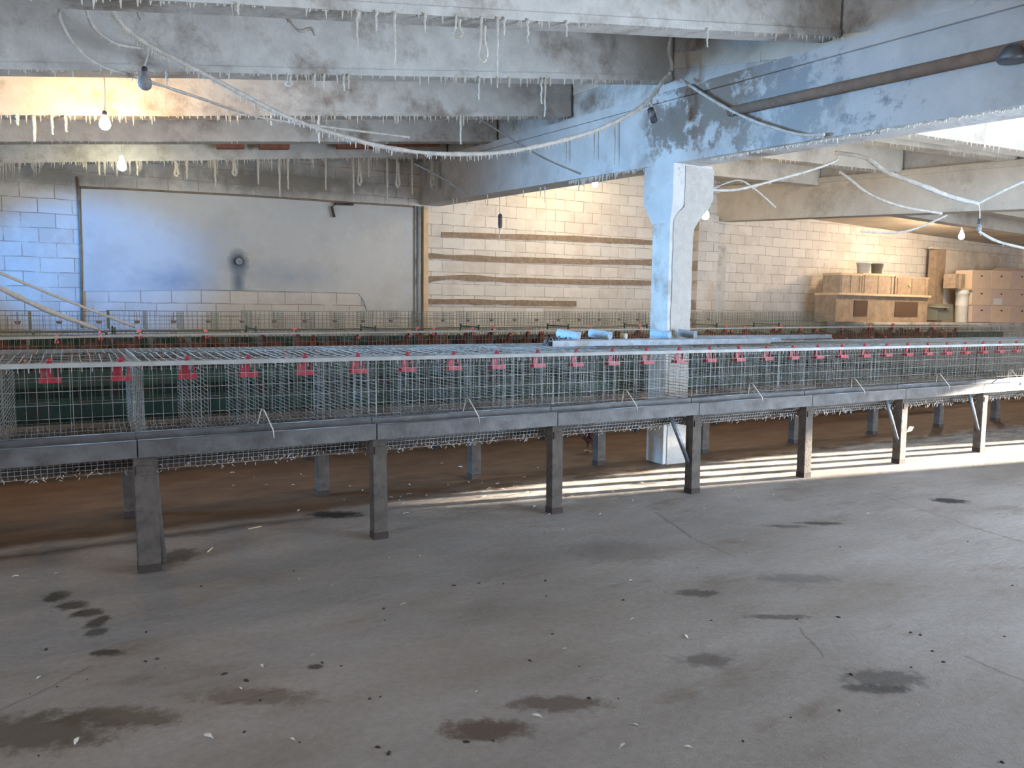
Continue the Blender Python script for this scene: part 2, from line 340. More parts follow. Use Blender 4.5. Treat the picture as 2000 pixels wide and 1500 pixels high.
gx, gz_ = walls_local(560, 355); gx2, gz2 = walls_local(120, 345)
block = block_mat('whitewashed block wall', (.72, .67, .60), (.52, .43, .35), (.36, .29, .22), msize=.007, stains=((gx, gz_, 2.6, .36, (.27, .24, .20), .9), (gx2, gz2, 1.5, .25, (.30, .28, .25), .8)))
wl = MB()
a, b = W0 - WD*((W0-LW).length+.2), RW + WD*.2
def slabwall(mb, A, B, z0, z1, nrm, th=.2): mb.hexa([A+Vector((0,0,z0)), B+Vector((0,0,z0)), B-nrm*th+Vector((0,0,z0)), A-nrm*th+Vector((0,0,z0)), A+Vector((0,0,z1)), B+Vector((0,0,z1)), B-nrm*th+Vector((0,0,z1)), A-nrm*th+Vector((0,0,z1))])
slabwall(wl, a, b, 0, TOP, WN)
tag(wl.build('wall_back', block, origin=W0, rot=WROT), kind='structure')
# right wall with the sunlit door and a window
rw = MB(); DM0, DM1, DH = -3.09, -2.01, 2.57
DMC = None
mend = smz(RW)[1]+.3
def rseg(m0, m1, z0, z1): rw.hexa([S(RWS, m0, z0), S(RWS+.2, m0, z0), S(RWS+.2, m1, z0), S(RWS, m1, z0), S(RWS, m0, z1), S(RWS+.2, m0, z1), S(RWS+.2, m1, z1), S(RWS, m1, z1)])
rseg(-7.4, -6.0, 0, TOP); rseg(-6.0, -3.2, 0, TOP); rseg(-3.2, DM0, 0, TOP) if DM0 > -3.2 else None; rseg(DM0, DM1, DH, TOP); rseg(DM1, mend, 0, TOP)
tag(rw.build('wall_right', block_mat('whitewashed block wall right', (.70, .62, .53), (.50, .40, .31), (.46, .37, .28), msize=.006), origin=S(RWS, 0), rot=AZ+PI/2), kind='structure')
lw = MB()
def lseg(m0, m1, z0, z1): lw.hexa([S(-8.2, m0, z0), S(-8, m0, z0), S(-8, m1, z0), S(-8.2, m1, z0), S(-8.2, m0, z1), S(-8, m0, z1), S(-8, m1, z1), S(-8.2, m1, z1)])
lseg(-7.4, -4.1, 0, TOP); lseg(-4.1, -1.9, 0, 1.1); lseg(-4.1, -1.9, 2.5, TOP); lseg(-1.9, 2.4, 0, TOP); lseg(2.4, 4.0, 0, 1.7); lseg(2.4, 4.0, 3.0, TOP); lseg(4.0, 14, 0, TOP)
tag(lw.build('wall_left', MT['wash'], origin=S(-8, 0), rot=AZ+PI/2), kind='structure')
fw = MB()
def fseg(s0, s1, z0, z1): fw.hexa([S(s0, -6.4, z0), S(s1, -6.4, z0), S(s1, -6.2, z0), S(s0, -6.2, z0), S(s0, -6.4, z1), S(s1, -6.4, z1), S(s1, -6.2, z1), S(s0, -6.2, z1)])
fseg(-8.2, 1.6, 0, TOP); fseg(1.6, 5.2, 2.9, TOP); fseg(5.2, 8, 0, TOP); fseg(8, 11.2, 2.9, TOP); fseg(11.2, 20.7, 0, TOP)  # the far opening is added for the far right fill lamp
tag(fw.build('wall_front', MT['wash'], origin=S(0, -6.3), rot=AZ), kind='structure')

# plaster panel on the left part of the back wall
pp = [(158, 366), (240, 371), (420, 381), (560, 389), (650, 396), (812, 404), (812, 606), (716, 606), (710, 588), (700, 573), (640, 571), (560, 569), (480, 567), (400, 566), (330, 567), (255, 568), (162, 569)]
mb = MB(); mb.prism([onwall(x, y, .003) for x, y in pp], WN*.022)
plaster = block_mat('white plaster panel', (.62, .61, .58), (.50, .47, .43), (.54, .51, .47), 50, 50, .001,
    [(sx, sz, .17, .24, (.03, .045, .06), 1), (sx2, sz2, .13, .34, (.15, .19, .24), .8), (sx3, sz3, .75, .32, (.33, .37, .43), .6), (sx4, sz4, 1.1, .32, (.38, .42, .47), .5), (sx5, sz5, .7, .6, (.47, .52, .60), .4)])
tag(mb.build('trim_1', plaster, origin=W0, rot=WROT), kind='structure')
# steel lintel above it
mb = MB(); mb.tube([onwall(x, y, .04) for x, y in [(150, 366), (240, 369), (330, 374), (480, 382), (600, 390), (700, 397), (816, 404)]], .015, 6)
tag(mb.build('lintel_pipe', MT['mortar'], origin=W0, rot=WROT), 'thin rusty horizontal pipe above the white plaster panel on the back wall', 'pipe')
mb = MB(); mb.tube([onwall(*p, .09) for p in [(690, 399), (655, 398), (648, 404), (653, 424)]], .022, 8)
tag(mb.build('bent_pipe', 'post', origin=W0, rot=WROT), 'short bent grey pipe stub hanging at the top of the plaster panel', 'pipe')
# soot hole nozzle
h = onwall(466, 511, .03); mb = MB(); mb.lathe([(.05, -.0), (.055, .05), (.03, .055), (.012, .02)], h, 12, WN)
tag(mb.build('pipe_stub', 'pipe', origin=h), 'small pipe stub poking out of the black soot stain on the plaster', 'pipe')
# corner seam left of the panel
mb = MB(); A = onwall(152, 345, .03); B = onwall(160, 640, .03); mb.tube([A, A.lerp(B, .5)+WD*.015, B], .018, 6)
tag(mb.build('trim_2', 'mortar', origin=W0, rot=WROT), kind='structure')
# brown bare mortar stripes on the right part of the back wall
k = 3
for pts in [[(862, 459), (960, 462), (1100, 466), (1200, 471), (1300, 476)], [(833, 500), (900, 504), (1000, 508), (1150, 512), (1300, 514)], [(833, 547), (880, 542), (1000, 548), (1150, 552), (1300, 554)], [(833, 590), (900, 590), (1000, 592), (1125, 594)]]:
    mb = MB(); P = []
    n = 40
    up = []; dn = []
    for i in range(n+1):
        t = i/n*(len(pts)-1); j = min(int(t), len(pts)-2); f = t-j
        x = pts[j][0]*(1-f)+pts[j+1][0]*f; y = pts[j][1]*(1-f)+pts[j+1][1]*f
        hh = 6.0+2.5*mnoise.noise(Vector((x*.02, k, 0)))
        up.append(onwall(x, y-hh, .002)); dn.append(onwall(x, y+hh*.75+1.2*mnoise.noise(Vector((x*.05, k, 4))), .002))
    mb.prism(up+dn[::-1], WN*.02)
    tag(mb.build('trim_%d' % k, 'mortar', origin=W0, rot=WROT), kind='structure'); k += 1
# vertical pipes at the girder end and the wooden strip beside
mb = MB(); A = onwall(818, 404, .10); mb.tube([A+Vector((0,0,.0)), Vector((A.x, A.y, 0.0))], .035, 8)
tag(mb.build('drain_pipe', 'pipe', origin=Vector((A.x, A.y, 0))), 'grey vertical pipe standing beside the plaster panel under the girder end', 'pipe')
mb = MB(); A = onwall(812, 402, .07); mb.tube([A, Vector((A.x, A.y, 0.0))], .02, 8)
tag(mb.build('conduit', 'wash', origin=Vector((A.x, A.y, 0))), 'thin pale conduit running down just left of the grey drain pipe', 'pipe')
mb = MB(); A = onwall(824, 404); B = onwall(833, 404); A.z = B.z = 0
mb.hexa([A, B, B+WN*.09, A+WN*.09]+[p+Vector((0, 0, onwall(828, 404).z)) for p in (A, B, B+WN*.09, A+WN*.09)])
tag(mb.build('wooden_post', 'palewood', origin=A, rot=WROT), 'narrow tan wooden post against the back wall right of the grey pipe', 'post')
# pilasters of the far right bay
mb = MB()
for x0, x1 in ((1352, 1390),):
    A = onwall(x0, 500); B = onwall(x1, 500); A.z = B.z = 0
    mb.hexa([A, B, B+WN*.18, A+WN*.18]+[p+Vector((0, 0, 3.62)) for p in (A, B, B+WN*.18, A+WN*.18)])
tag(mb.build('wall_pilaster', block, origin=W0, rot=WROT), kind='structure')
mb = MB()
A = onwall(1392, 500); B = onwall(1412, 500); A.z = B.z = 0
mb.hexa([A, B, B+WN*.10, A+WN*.10]+[p+Vector((0, 0, onwall(1400, 480).z)) for p in (A, B, B+WN*.1, A+WN*.1)])
tag(mb.build('wall_buttress', 'wash', origin=W0, rot=WROT), kind='structure')

# ------------------------------------------------------------------ girders
def girder(s, ptsb, label, up0, up1, depth, th=.36):
    """bottom line through two photo points; concrete beam + block infill above"""
    A = ats(*ptsb[0], s); B = ats(*ptsb[1], s)
    d = (B-A); 
    near = B + d*(( -6.1 - smz(B)[1])/(smz(B)[1]-smz(A)[1])) if True else B
    root = empty('concrete_girder', Vector((A.x, A.y, A.z)), AZ, label, 'beam')
    # beam
    def sect(z0, z1, t0, t1, name, mat):
        mb = MB(); p = []
        for zz in (z0, z1):
            for P_, t in ((A, t0), (near, t0), (near, t1), (A, t1)): p.append(P_ + UV*t + Vector((0, 0, zz)))
        mb.hexa(p); o = mb.build(name, mat, origin=A, rot=AZ); o.parent = root; o.location = (0, 0, 0); o.rotation_euler = (0, 0, 0); return o
    sect(0, depth, 0, th, 'beam_body', 'wash2' if s < 5 else 'slab')
    sect(depth-.001, depth+.09, -.035, th+.035, 'top_ledge', 'wash2' if s < 5 else 'slab')
    sect(depth+.08, up0, .06, th-.06, 'block_infill', 'wash')
    return root, A, near
g1, G1A, G1N = girder(G1S, [(820, 400), (2000, 205)], 'long stained whitewashed concrete girder crossing over the central pillar', 1.5, 1.5, .62)
g2, G2A, G2N = girder(G2S, [(1400, 432), (2000, 408)], 'far beige concrete girder in the right bay above the warm lit corner', 1.35, 1.35, .62)
def gz(s_A, s_N, m): # bottom height of a girder at m
    ma, mn = smz(s_A)[1], smz(s_N)[1]; return s_A.z + (s_N.z-s_A.z)*(m-ma)/(mn-ma)
# brown pipe along the girder
P = [ats(x, y, G1S-.035) for x, y in [(1425, 218), (1600, 180), (1800, 136), (2000, 92), (2150, 60)]]
mb = MB(); mb.tube(P, .045, 8); tag(mb.build('brown_pipe', 'rust', origin=P[0]), 'long brown pipe running along the side of the stained girder', 'pipe')
p = ats(1975, 115, G1S-.10); mb = MB(); mb.lathe([(.02, .09), (.05, .07), (.085, 0), (.07, -.02)], p, 14); o = mb.build('hanging_lamp', 'galv', origin=p)
tag(o, 'small dusty metal lamp cap under the brown pipe at the right edge', 'lamp')

# ------------------------------------------------------------------ joists and roof slabs
JW = .16
def joist(A, B, hgt, name, label, mat='wash', w=JW, group='concrete roof joists', taper=True):
    """A,B bottom near-face end points"""
    d = Vector((B.x-A.x, B.y-A.y, 0)).normalized(); q = Vector((-d.y, d.x, 0))
    root = empty(name, A, math.atan2(d.y, d.x), label, 'beam', group)
    def sect(z0, z1, t0, t1, nm, m_, na=.0):
        mb = MB(); n = 14; vs_ = []; fs = []
        for i in range(n+1):
            P_ = A.lerp(B, i/n); wv = .008*mnoise.noise(P_*1.7)
            for zz, tt in ((z0, t0), (z0, t1), (z1, t1), (z1, t0)): vs_.append(P_ + q*(tt) + Vector((0, 0, zz+wv*(zz == z0))))
        for i in range(n):
            for j in range(4): fs.append((i*4+j, i*4+(j+1) % 4, (i+1)*4+(j+1) % 4, (i+1)*4+j))
        fs += [(0, 1, 2, 3), (n*4+3, n*4+2, n*4+1, n*4)]
        mb.add(vs_, fs); o = mb.build(nm, m_, origin=A, rot=math.atan2(d.y, d.x)); o.parent = root; o.location = (0, 0, 0); o.rotation_euler = (0, 0, 0); return o
    sect(0, .05, -.012, w+.012, 'bottom_flange', mat); sect(.048, hgt, 0, w, 'web', mat)
    return root
# left bay: right end px on the girder / left end px
LJ = [((1640, 72), (0, -14)), ((1312, 158), (0, 136)), ((1115, 228), (0, 226)), ((970, 276), (0, 277)), ((872, 306), (0, 319))]
Jd = WD.copy()
jl = []; desc = ['nearest, crossing the top of the photo', 'second from the camera with cobwebs under it', 'third, lit orange by the warm bulb', 'fourth, pale grey', 'fifth and lowest, in front of the block wall']
for i, (r, l) in enumerate(LJ):
    B = ats(*r, G1S+.02)
    nrm = Vector((Jd.y, -Jd.x, 0))
    A0 = onplane(l[0], l[1], B, nrm)
    A = B + (A0-B)*1.45
    # stop at the left wall
    t = (smz(B)[0]+8.0)/(smz(B)[0]-smz(A)[0]); A = B + (A-B)*min(t, 3)
    print('joist', i, B, A0, smz(B))
    hgt = [.62, .55, .5, .45, .42][i]
    joist(A, B, hgt, 'roof_joist', 'whitewashed roof joist of the left bay, ' + desc[i], 'wash')
    jl.append((A, B, hgt))
def roof(jj, name, mat, first, last):
    rows = [(A+Vector((0, 0, h_)), B+Vector((0, 0, h_))) for A, B, h_ in jj]
    e0 = [rows[0][k_] + (rows[0][k_]-rows[1][k_]).normalized()*first for k_ in (0, 1)]; e1 = [rows[-1][k_] + (rows[-1][k_]-rows[-2][k_]).normalized()*last for k_ in (0, 1)]
    rows = [tuple(e0)]+rows+[tuple(e1)]
    mb = MB()
    for (a0, b0), (a1, b1) in zip(rows, rows[1:]):
        d = (b0-a0).normalized()*.25
        mb.hexa([a0-d, b0+d, b1+d, a1-d]+[p_+Vector((0, 0, .15)) for p_ in (a0-d, b0+d, b1+d, a1-d)])
    tag(mb.build(name, mat), kind='structure')
roof(jl, 'ceiling', MT['slab'], 6.5, 4)
# haunches: white triangular gussets and red infill bricks between joists 4 and 5
k_ = 0
for (x0, x1, y0, y1) in [(425, 478, 280, 289), (508, 566, 280, 290), (660, 745, 280, 289), (760, 860, 272, 284), (898, 930, 272, 284)]:
    B4 = jl[4][1]; nrm = Vector((Jd.y, -Jd.x, 0)); mb = MB()
    P = [onplane(x, y, B4+nrm*.30, nrm) for x, y in ((x0, y1), (x1, y1), (x1, y0), (x0, y0))]
    mb.prism(P, -nrm*.12); o = mb.build('infill_brick', 'brick', origin=P[0]); k_ += 1
    tag(o, 'red infill brick between the fourth and fifth joists, %s from the left' % ordn(k_-1), 'brick', 'red infill bricks')
# right bay joists (end on girder 2)
RJ = [((2230, 330), (1850, 272)), ((1985, 312), (1692, 274)), ((1762, 337), (1452, 304)), ((1600, 362), (1389, 343))]
jr = []; dr = ['nearest to camera', 'second nearest', 'third nearest', 'farthest, above the pillar bulb']
for i, (r, l) in enumerate(RJ):
    B = ats(*r, G2S+.02); nrm = Vector((Jd.y, -Jd.x, 0)); A0 = onplane(l[0], l[1], B, nrm)
    sB, sA = smz(B)[0], smz(A0)[0]; A = B + (A0-B)*((sB-G1S-.3)/(sB-sA))
    print('rjoist', i, B, A, smz(B))
    joist(A, B, .42, 'roof_joist', 'cream roof joist of the right bay, ' + dr[i], 'slab', .2)
    jr.append((A, B, .42))
roof(jr, 'ceiling.001', MT['slab'], 9, 5)
# third bay, beyond the far girder
jt = []
for i, (x, y) in enumerate([(1990, 400), (1815, 425), (1690, 438)]):
    A = ats(x, y, G2S+.34); A.z += .25
    B = A + WD*((RWS+.1-smz(A)[0])/WD.dot(UV)); B.z = A.z-.35
    joist(A, B, .4, 'roof_joist', 'warm lit roof joist over the storage corner, %s one from the camera' % ordn(i), 'slab', .2); jt.append((A, B, .4))
roof(jt, 'ceiling.002', MT['slab'], 11, 5)

# ------------------------------------------------------------------ central pillar
root = empty('concrete_pillar', S(2.47, 1.11), AZ, 'square concrete pillar with widened head, bluish left face and rough plaster right face', 'pillar')
mb = MB(); ptop = gz(G1A, G1N, 1.2)
mb.box((0, .0, 0), (.29, .27, 2.6)); mb.build('shaft', 'wash', root, bevel=.012)
mb = MB()
mb.hexa([(0,-.0,2.5),(.30,-.0,2.5),(.30,.28,2.5),(0,.28,2.5),(-.01,-.04,2.72),(.52,-.04,2.72),(.52,.42,2.72),(-.01,.42,2.72)])
mb.box((-.01, -.04, 2.715), (.52, .42, ptop+.01)); mb.build('head', 'wash2', root, bevel=.01)
# plaster coat on the right hand face
mb = MB(); n = 30; vs_ = []
def pw(z):
    if z < 2.45: return .305
    if z < 2.74: return .305+(z-2.45)/.29*.23
    return .535
for i in range(n+1):
    z = i/n*(ptop-.02); x1 = pw(z)+.012*mnoise.noise(Vector((0, 0, z*5))); x0 = .045+.012*mnoise.noise(Vector((3, 0, z*6))) + (0.10 if z > 2.62 else 0)
    for (x, y) in ((x0, -.012-(.035 if z > 2.6 else 0)), (x1, -.015-(.035 if z > 2.6 else 0)), (x1+.01, .30), (x0, .0)): vs_.append((x, y, z))
mb.add(vs_, [(i*4+j, i*4+(j+1) % 4, (i+1)*4+(j+1) % 4, (i+1)*4+j) for i in range(n) for j in range(4)]+[(0, 1, 2, 3), (n*4+3, n*4+2, n*4+1, n*4)])
tag(mb.build('plaster_coat', 'plaster', root), 'rough cream plaster coat')

# ------------------------------------------------------------------ battery cages
PITCH_S = 1.46; Z0, ZT = .80, 1.262
def mesh_panel(mb, P0, du, dv, nu, nv, r=.0022):
    """wire grid: nu wires along dv, nv wires along du"""
    P0, du, dv = Vector(P0), Vector(du), Vector(dv)
    for i in range(nu+1): mb.wire(P0+du*(i/nu), P0+du*(i/nu)+dv, r)
    for j in range(nv+1): mb.wire(P0+dv*(j/nv), P0+dv*(j/nv)+du, r)
def make_drinker(parent, x, y, z, k=1.0):
    mb = MB()
    mb.box((x-.014, y-.012, z-.02), (x+.014, y+.012, z+.022)); mb.lathe([(.004, .0), (.016, .006), (.014, .018), (.004, .026)], (x, y, z+.018), 8)
    mb.box((x-.04, y+.012, z-.075), (x+.012, y+.016, z-.01))
    mb.box((x-.045, y-.008, z-.012), (x+.045, y+.008, z-.001))
    for q in (-.045, .037): mb.box((x+q, y-.008, z-.085), (x+q+.008, y+.008, z-.002))
    mb.box((x-.055, y-.035, z-.098), (x+.055, y+.035, z-.084)); mb.box((x-.055, y-.035, z-.085), (x+.055, y-.029, z-.07)); mb.box((x-.055, y+.029, z-.085), (x+.055, y+.035, z-.07))
    return mb.build('drinker', 'red', parent)
CELLS = 4
def make_cage(front=True):
    D = .78; L = PITCH_S
    root = empty('wire_cage', (0, 0, 0), AZ)
    mb = MB(); mesh_panel(mb, (0, 0, Z0+.07), (L, 0, 0), (0, 0, ZT-Z0-.07), 27, 5, .0016 if front else .002); mb.build('front_grid', 'wire', root)
    mb = MB()
    # top: long wires bent over the front edge
    for i in range(29):
        x = L*i/28; j = .012*random.uniform(-1, 1); sg = .018*random.random()
        mb.tube([(x, 0, ZT-.05), (x, 0, ZT+.002), (x+j*.5, D*.5, ZT+.004-sg), (x+j, D, ZT+.012)], .0031 if front else .0026, 4, False)
    for y in (.05, .19, .33, .5, .66, D): mb.wire((0, y, ZT+.001), (L, y, ZT+.001), .0024)
    mb.build('top_grid', 'railw' if front else 'wire', root)
    mb = MB(); mb.box((0, -.012, ZT-.022), (L, .006, ZT+.004)); mb.build('top_rail', 'railw', root)
    mb = MB()
    for (y0, y1, z0, z1) in ((.0, .22, .70, .63), (.22, D, .63, .80)):
        mesh_panel(mb, (0, y0, z0), (L, 0, 0), (0, y1-y0, z1-z0), 46, 4 if y0 == 0 else 10, .0017)
    mesh_panel(mb, (0, .03, .605), (L, 0, 0), (0, -.03, .11), 46, 4, .0018)
    mb.build('floor_grid', 'wire', root)
    mb = MB(); mb.box((.02, .25, .575), (L-.02, .27, .70)); tag(mb.build('inner_board', 'postdark', root), 'dark board behind the mesh skirt')  # dark strip added where the cage underside lies in shade
    for c in range(CELLS+1):
        mb = MB(); x = L*c/CELLS + (.004 if c == 0 else -.004 if c == CELLS else 0)
        mesh_panel(mb, (x, .004, .72), (0, D-.01, .0), (0, 0, ZT-.74), 5, 19, .0019)
        mb.build('partition', 'wire', root)
    if front:
        for c in range(CELLS): make_drinker(root, L*(c+.22), .12, ZT-.005) if False else make_drinker(root, L/CELLS*(c+.7), .06, ZT-.012)
        mb = MB(); mb.box((0, .09, ZT-.012), (L, .13, ZT+.0)); mb.build('water_pipe', 'railw', root)
    return root
def stations(i): return -2.5 + PITCH_S*i
cage0 = make_cage(True)
for i in range(-2, 9):
    c = cage0 if i == -2 else copy_tree(cage0)
    c.location = S(stations(i), .08)
    tag(c, 'four-cell galvanised wire cage of the near row front, %s from the left end' % ordn(i+2), 'cage', 'wire cages of the near row, front side')
rear0 = make_cage(False)
first = True
for i in range(-2, 9):
    if i == 3: continue
    c = rear0 if first else copy_tree(rear0); first = False
    c.location = S(stations(i), 1.66) ; c.rotation_euler = (0, 0, AZ+PI); c.location = S(stations(i)+PITCH_S, 1.66)
    tag(c, 'four-cell wire cage on the rear side of the near row, %s from the left end' % ordn(i+2), 'cage', 'wire cages of the near row, rear side')

# feed trough sections (front), with hooks
def make_trough(L, n_hook, mat='trough', hooks=True):
    root = empty('feed_trough', (0, 0, 0), AZ)
    mb = MB()
    prof = [(-.07, .815), (-.062, .815), (-.062, .722), (.030, .722), (.030, .850), (.038, .850), (.038, .714), (-.07, .714)]
    mb.prism([Vector((.004, y, z)) for y, z in prof], (L-.008, 0, 0)); mb.build('channel', mat, root)
    mb = MB(); mb.tube([(0.004, -.066, .817), (L-.004, -.066, .817)], .006, 6); mb.tube([(.004, .034, .852), (L-.004, .034, .852)], .006, 6); mb.build('rolled_lip', 'galv', root)
    if hooks:
        for h_ in range(n_hook):
            x = L*(h_+.5)/n_hook; mb = MB(); mb.tube([(x-.03, .034, .855), (x, .05, .95), (x+.01, .02, .945), (x+.045, -.068, .825), (x+.047, -.073, .775)], .004, 6)
            mb.build('hook', 'dust', root)
    return root
tr0 = make_trough(PITCH_S, 1)
for i in range(-2, 9):
    t = tr0 if i == -2 else copy_tree(tr0)
    t.location = S(stations(i)-.05+(.02 if i % 2 else 0)*0, 0)
    tag(t, 'grey galvanised feed trough section along the near row front, %s from the left end' % ordn(i+2), 'trough', 'feed trough sections of the near row')
# rear trough and green drip boards
for (m, z, h_, nm, lb) in [(1.72, .72, .13, 'rear_trough', 'long dark green feed trough behind the near cage row'), (2.95, .62, .14, 'drip_board', 'dark green board seen low behind the near cage row')]:
    mb = MB(); mb.box((-6, 0, z), (10.4, .012, z+h_)); mb.box((-6, .0, z), (10.4, .09, z+.012)); mb.box((-6, .08, z), (10.4, .092, z+h_*.9))
    root = mb.build(nm, 'green'); root.location = S(0, m); root.rotation_euler = (0, 0, AZ); tag(root, lb, 'trough')
mb = MB(); mb.box((-6.6, 0, .34), (15, .02, .745)); mb.box((-6.6, 0, .805), (15, .02, 1.25)); root = mb.build('back_board', 'green'); root.location = S(0, 3.7+.655); root.rotation_euler = (0, 0, AZ); tag(root, 'dark green board running behind the brown hens of the second row', 'board')  # added to darken the row's interior and cover the bright wall base
# brackets that carry the low board
b0 = None
for i in range(0, 11, 1):
    if b0 is None:
        mb = MB(); mb.box((-.03, -.03, 0), (.03, .03, .65)); b0 = mb.build('short_post', 'postdark'); o = b0
    else: o = b0.copy(); C.objects.link(o)
    o.location = S(stations(i-2)+.3, 2.99); o.rotation_euler = (0, 0, AZ)
    tag(o, 'short dark post under the low green board, %s from the left' % ordn(i), 'post', 'posts of the low green board')

# support frames
def make_frame(brace, wpost=.1, damp=True):
    root = empty('support_frame', (0, 0, 0), AZ)
    for y in (.03, 1.42):
        mb = MB(); mb.hexa([(-wpost/2, y-.04, 0), (wpost/2, y-.04, 0), (wpost/2, y+.05, 0), (-wpost/2, y+.05, 0), (-wpost/2-.008, y-.04, .72), (wpost/2-.008, y-.04, .72), (wpost/2-.008, y+.05, .72), (-wpost/2-.008, y+.05, .72)])
        o = mb.build('leg', 'post', root, bevel=.006)
        if damp:
            mb = MB(); mb.hexa([(-wpost/2-.002, y-.043, .001), (wpost/2+.002, y-.043, .001), (wpost/2+.002, y+.053, .001), (-wpost/2-.002, y+.053, .001)]+[(a_, b_, .05) for a_, b_ in ((-wpost/2-.002, y-.043), (wpost/2+.002, y-.043), (wpost/2+.002, y+.053), (-wpost/2-.002, y+.053))])
            tag(mb.build('foot', 'postdark', o), 'dark damp foot of the post')
    mb = MB(); mb.box((-wpost/2+.005, -.02, .60), (wpost/2-.02, 1.66, .655)); mb.build('crossbar', 'post', root)
    if brace:
        mb = MB(); mb.tube([(-.28, .03, .70), (-.03, .03, .22)], .02, 6); mb.build('brace', 'galv', root)
    return root
fr = {}
for i in range(-1, 10):
    br_ = i in (3, 5, 6, 8) or i > 8
    wd_ = .125 if i == 0 else .1
    key = (br_, wd_)
    if key not in fr: fr[key] = make_frame(br_, wd_); o = fr[key]
    else: o = copy_tree(fr[key])
    o.location = S(stations(i) + (0 if i < 4 else [.0, .05, .12, .15, .15, .15][i-4]), 0)
    if i in (0,): pass
    extra = 'with a diagonal steel brace' if br_ else 'without a brace'
    tag(o, 'cage support frame %s, %s from left under the near row' % (extra, ordn(i+1)), 'support frame', 'support frames under the near row')
# concrete block piece behind the first leg + leaning stick
P = atz(392, 0, 0) if False else S(-2.36, .22)
mb = MB(); mb.tube([S(-2.42, .14, 0), S(-2.44, .12, .35), S(-2.45, .10, .68)], [.03, .025, .02], 8); tag(mb.build('leaning_stick', 'post', origin=S(-2.42, .14)), 'dark crusted stick leaning behind the leftmost visible leg', 'stick')

# tag plate tied to a leg, cable tie
p = atm(1775, 838, -.055); mb = MB(); mb.prism([p+UV*a_+Vector((0, 0, b_)) for a_, b_ in ((-.05, -.03), (.04, -.02), (.07, .02), (.0, .03))], NV*-.01)
tag(mb.build('folded_tag', 'white', origin=p), 'small folded pale plastic tag tied to a right-hand leg', 'tag')
# hanging cobweb clumps below the trough
mb = MB()
for i in range(700):
    s = random.uniform(-3.6, 9.5); m = random.uniform(.02, .24); z = .612+random.uniform(-.02, .03); 
    l = random.uniform(.006, .02)*(1.6 if s > 3 else 1); mb.tube([S(s, m*.4+.05, z), S(s+random.uniform(-.02, .02), m*.4+.05, z-l)], [.003, .001], 4)
tag(mb.build('dust_fringe', 'cord', origin=S(0, 0, .65)), 'pale dust and cobweb fringe hanging under the near cage floor', 'dust', kind='stuff')

# ------------------------------------------------------------------ rear rows (hens)
SL = .0125
def dzr(s): return SL*(min(s, 9)+3)*.55
def make_far(mode):
    L = PITCH_S; root = empty('wire_cage', (0, 0, 0), AZ); D = .62
    z0, z1 = (.84, 1.29) if mode == 'low' else (0, .20)
    mat = 'wirefar'
    mb = MB(); mesh_panel(mb, (0, 0, z0), (L, 0, 0), (0, 0, z1-z0), 30, 5 if mode == 'low' else 4, .0022); mb.build('front_grid', mat, root)
    mb = MB(); mesh_panel(mb, (0, 0, z1), (L, 0, 0), (0, D, 0), 26, 6, .0024); mb.build('top_grid', mat, root)
    if mode == 'low':
        mb = MB(); mesh_panel(mb, (0, 0, z0-.02), (L, 0, 0), (0, D, .06), 26, 6, .0024); mb.build('floor_grid', mat, root)
    mb = MB(); mesh_panel(mb, (0, D, z0), (L, 0, 0), (0, 0, z1-z0), 26, 4, .0022); mb.build('back_grid', mat, root)
    for c in range(CELLS):
        mb = MB(); mesh_panel(mb, (L*c/CELLS+.004, .004, z0), (0, D-.01, 0), (0, 0, z1-z0), 8, 8, .0024); mb.build('partition', mat, root)
    return root
MB_ = 3.7
far0 = make_far('low'); k = 0
NI = list(range(-3, 12)); NT = list(range(-3, 8))
for i in NI:
    c = far0 if k == 0 else copy_tree(far0); s = stations(i)
    c.location = S(s, MB_, dzr(s)); tag(c, 'dusty wire cage holding brown hens in the second row, %s from the left' % ordn(k), 'cage', 'wire cages of the second row'); k += 1
up0 = make_far('up'); k = 0
for i in NT:
    c = up0 if k == 0 else copy_tree(up0); s = stations(i)
    c.location = S(s, MB_+.55, 1.335+dzr(s)*1.1); tag(c, 'low empty wire cage of the raised tier above the second row, %s from the left' % ordn(k), 'cage', 'wire cages of the raised tier'); k += 1
u0 = None
for k, i in enumerate(NT):
    if u0 is None:
        u0 = empty('tier_support', (0, 0, 0), AZ)
        for y in (0, .56): mb = MB(); mb.box((-.009, y-.009, 0), (.009, y+.009, .09)); mb.build('upright', 'green', u0)
        mb = MB(); mb.box((-.009, 0, .05), (.009, .56, .065)); mb.build('crossbar', 'green', u0); o = u0
    else: o = copy_tree(u0)
    o.location = S(stations(i)+.05, MB_+.58, 1.27+dzr(stations(i))); tag(o, 'small green stand carrying the raised wire tier, %s from the left' % ordn(k), 'stand', 'stands of the raised tier')
# rear twin of the second row
k = 0
for i in NI:
    c = copy_tree(far0); s = stations(i); c.location = S(s, MB_+1.25, dzr(s)); tag(c, 'dusty wire cage at the back of the second row, %s from the left' % ordn(k), 'cage', 'wire cages at the back of the second row'); k += 1
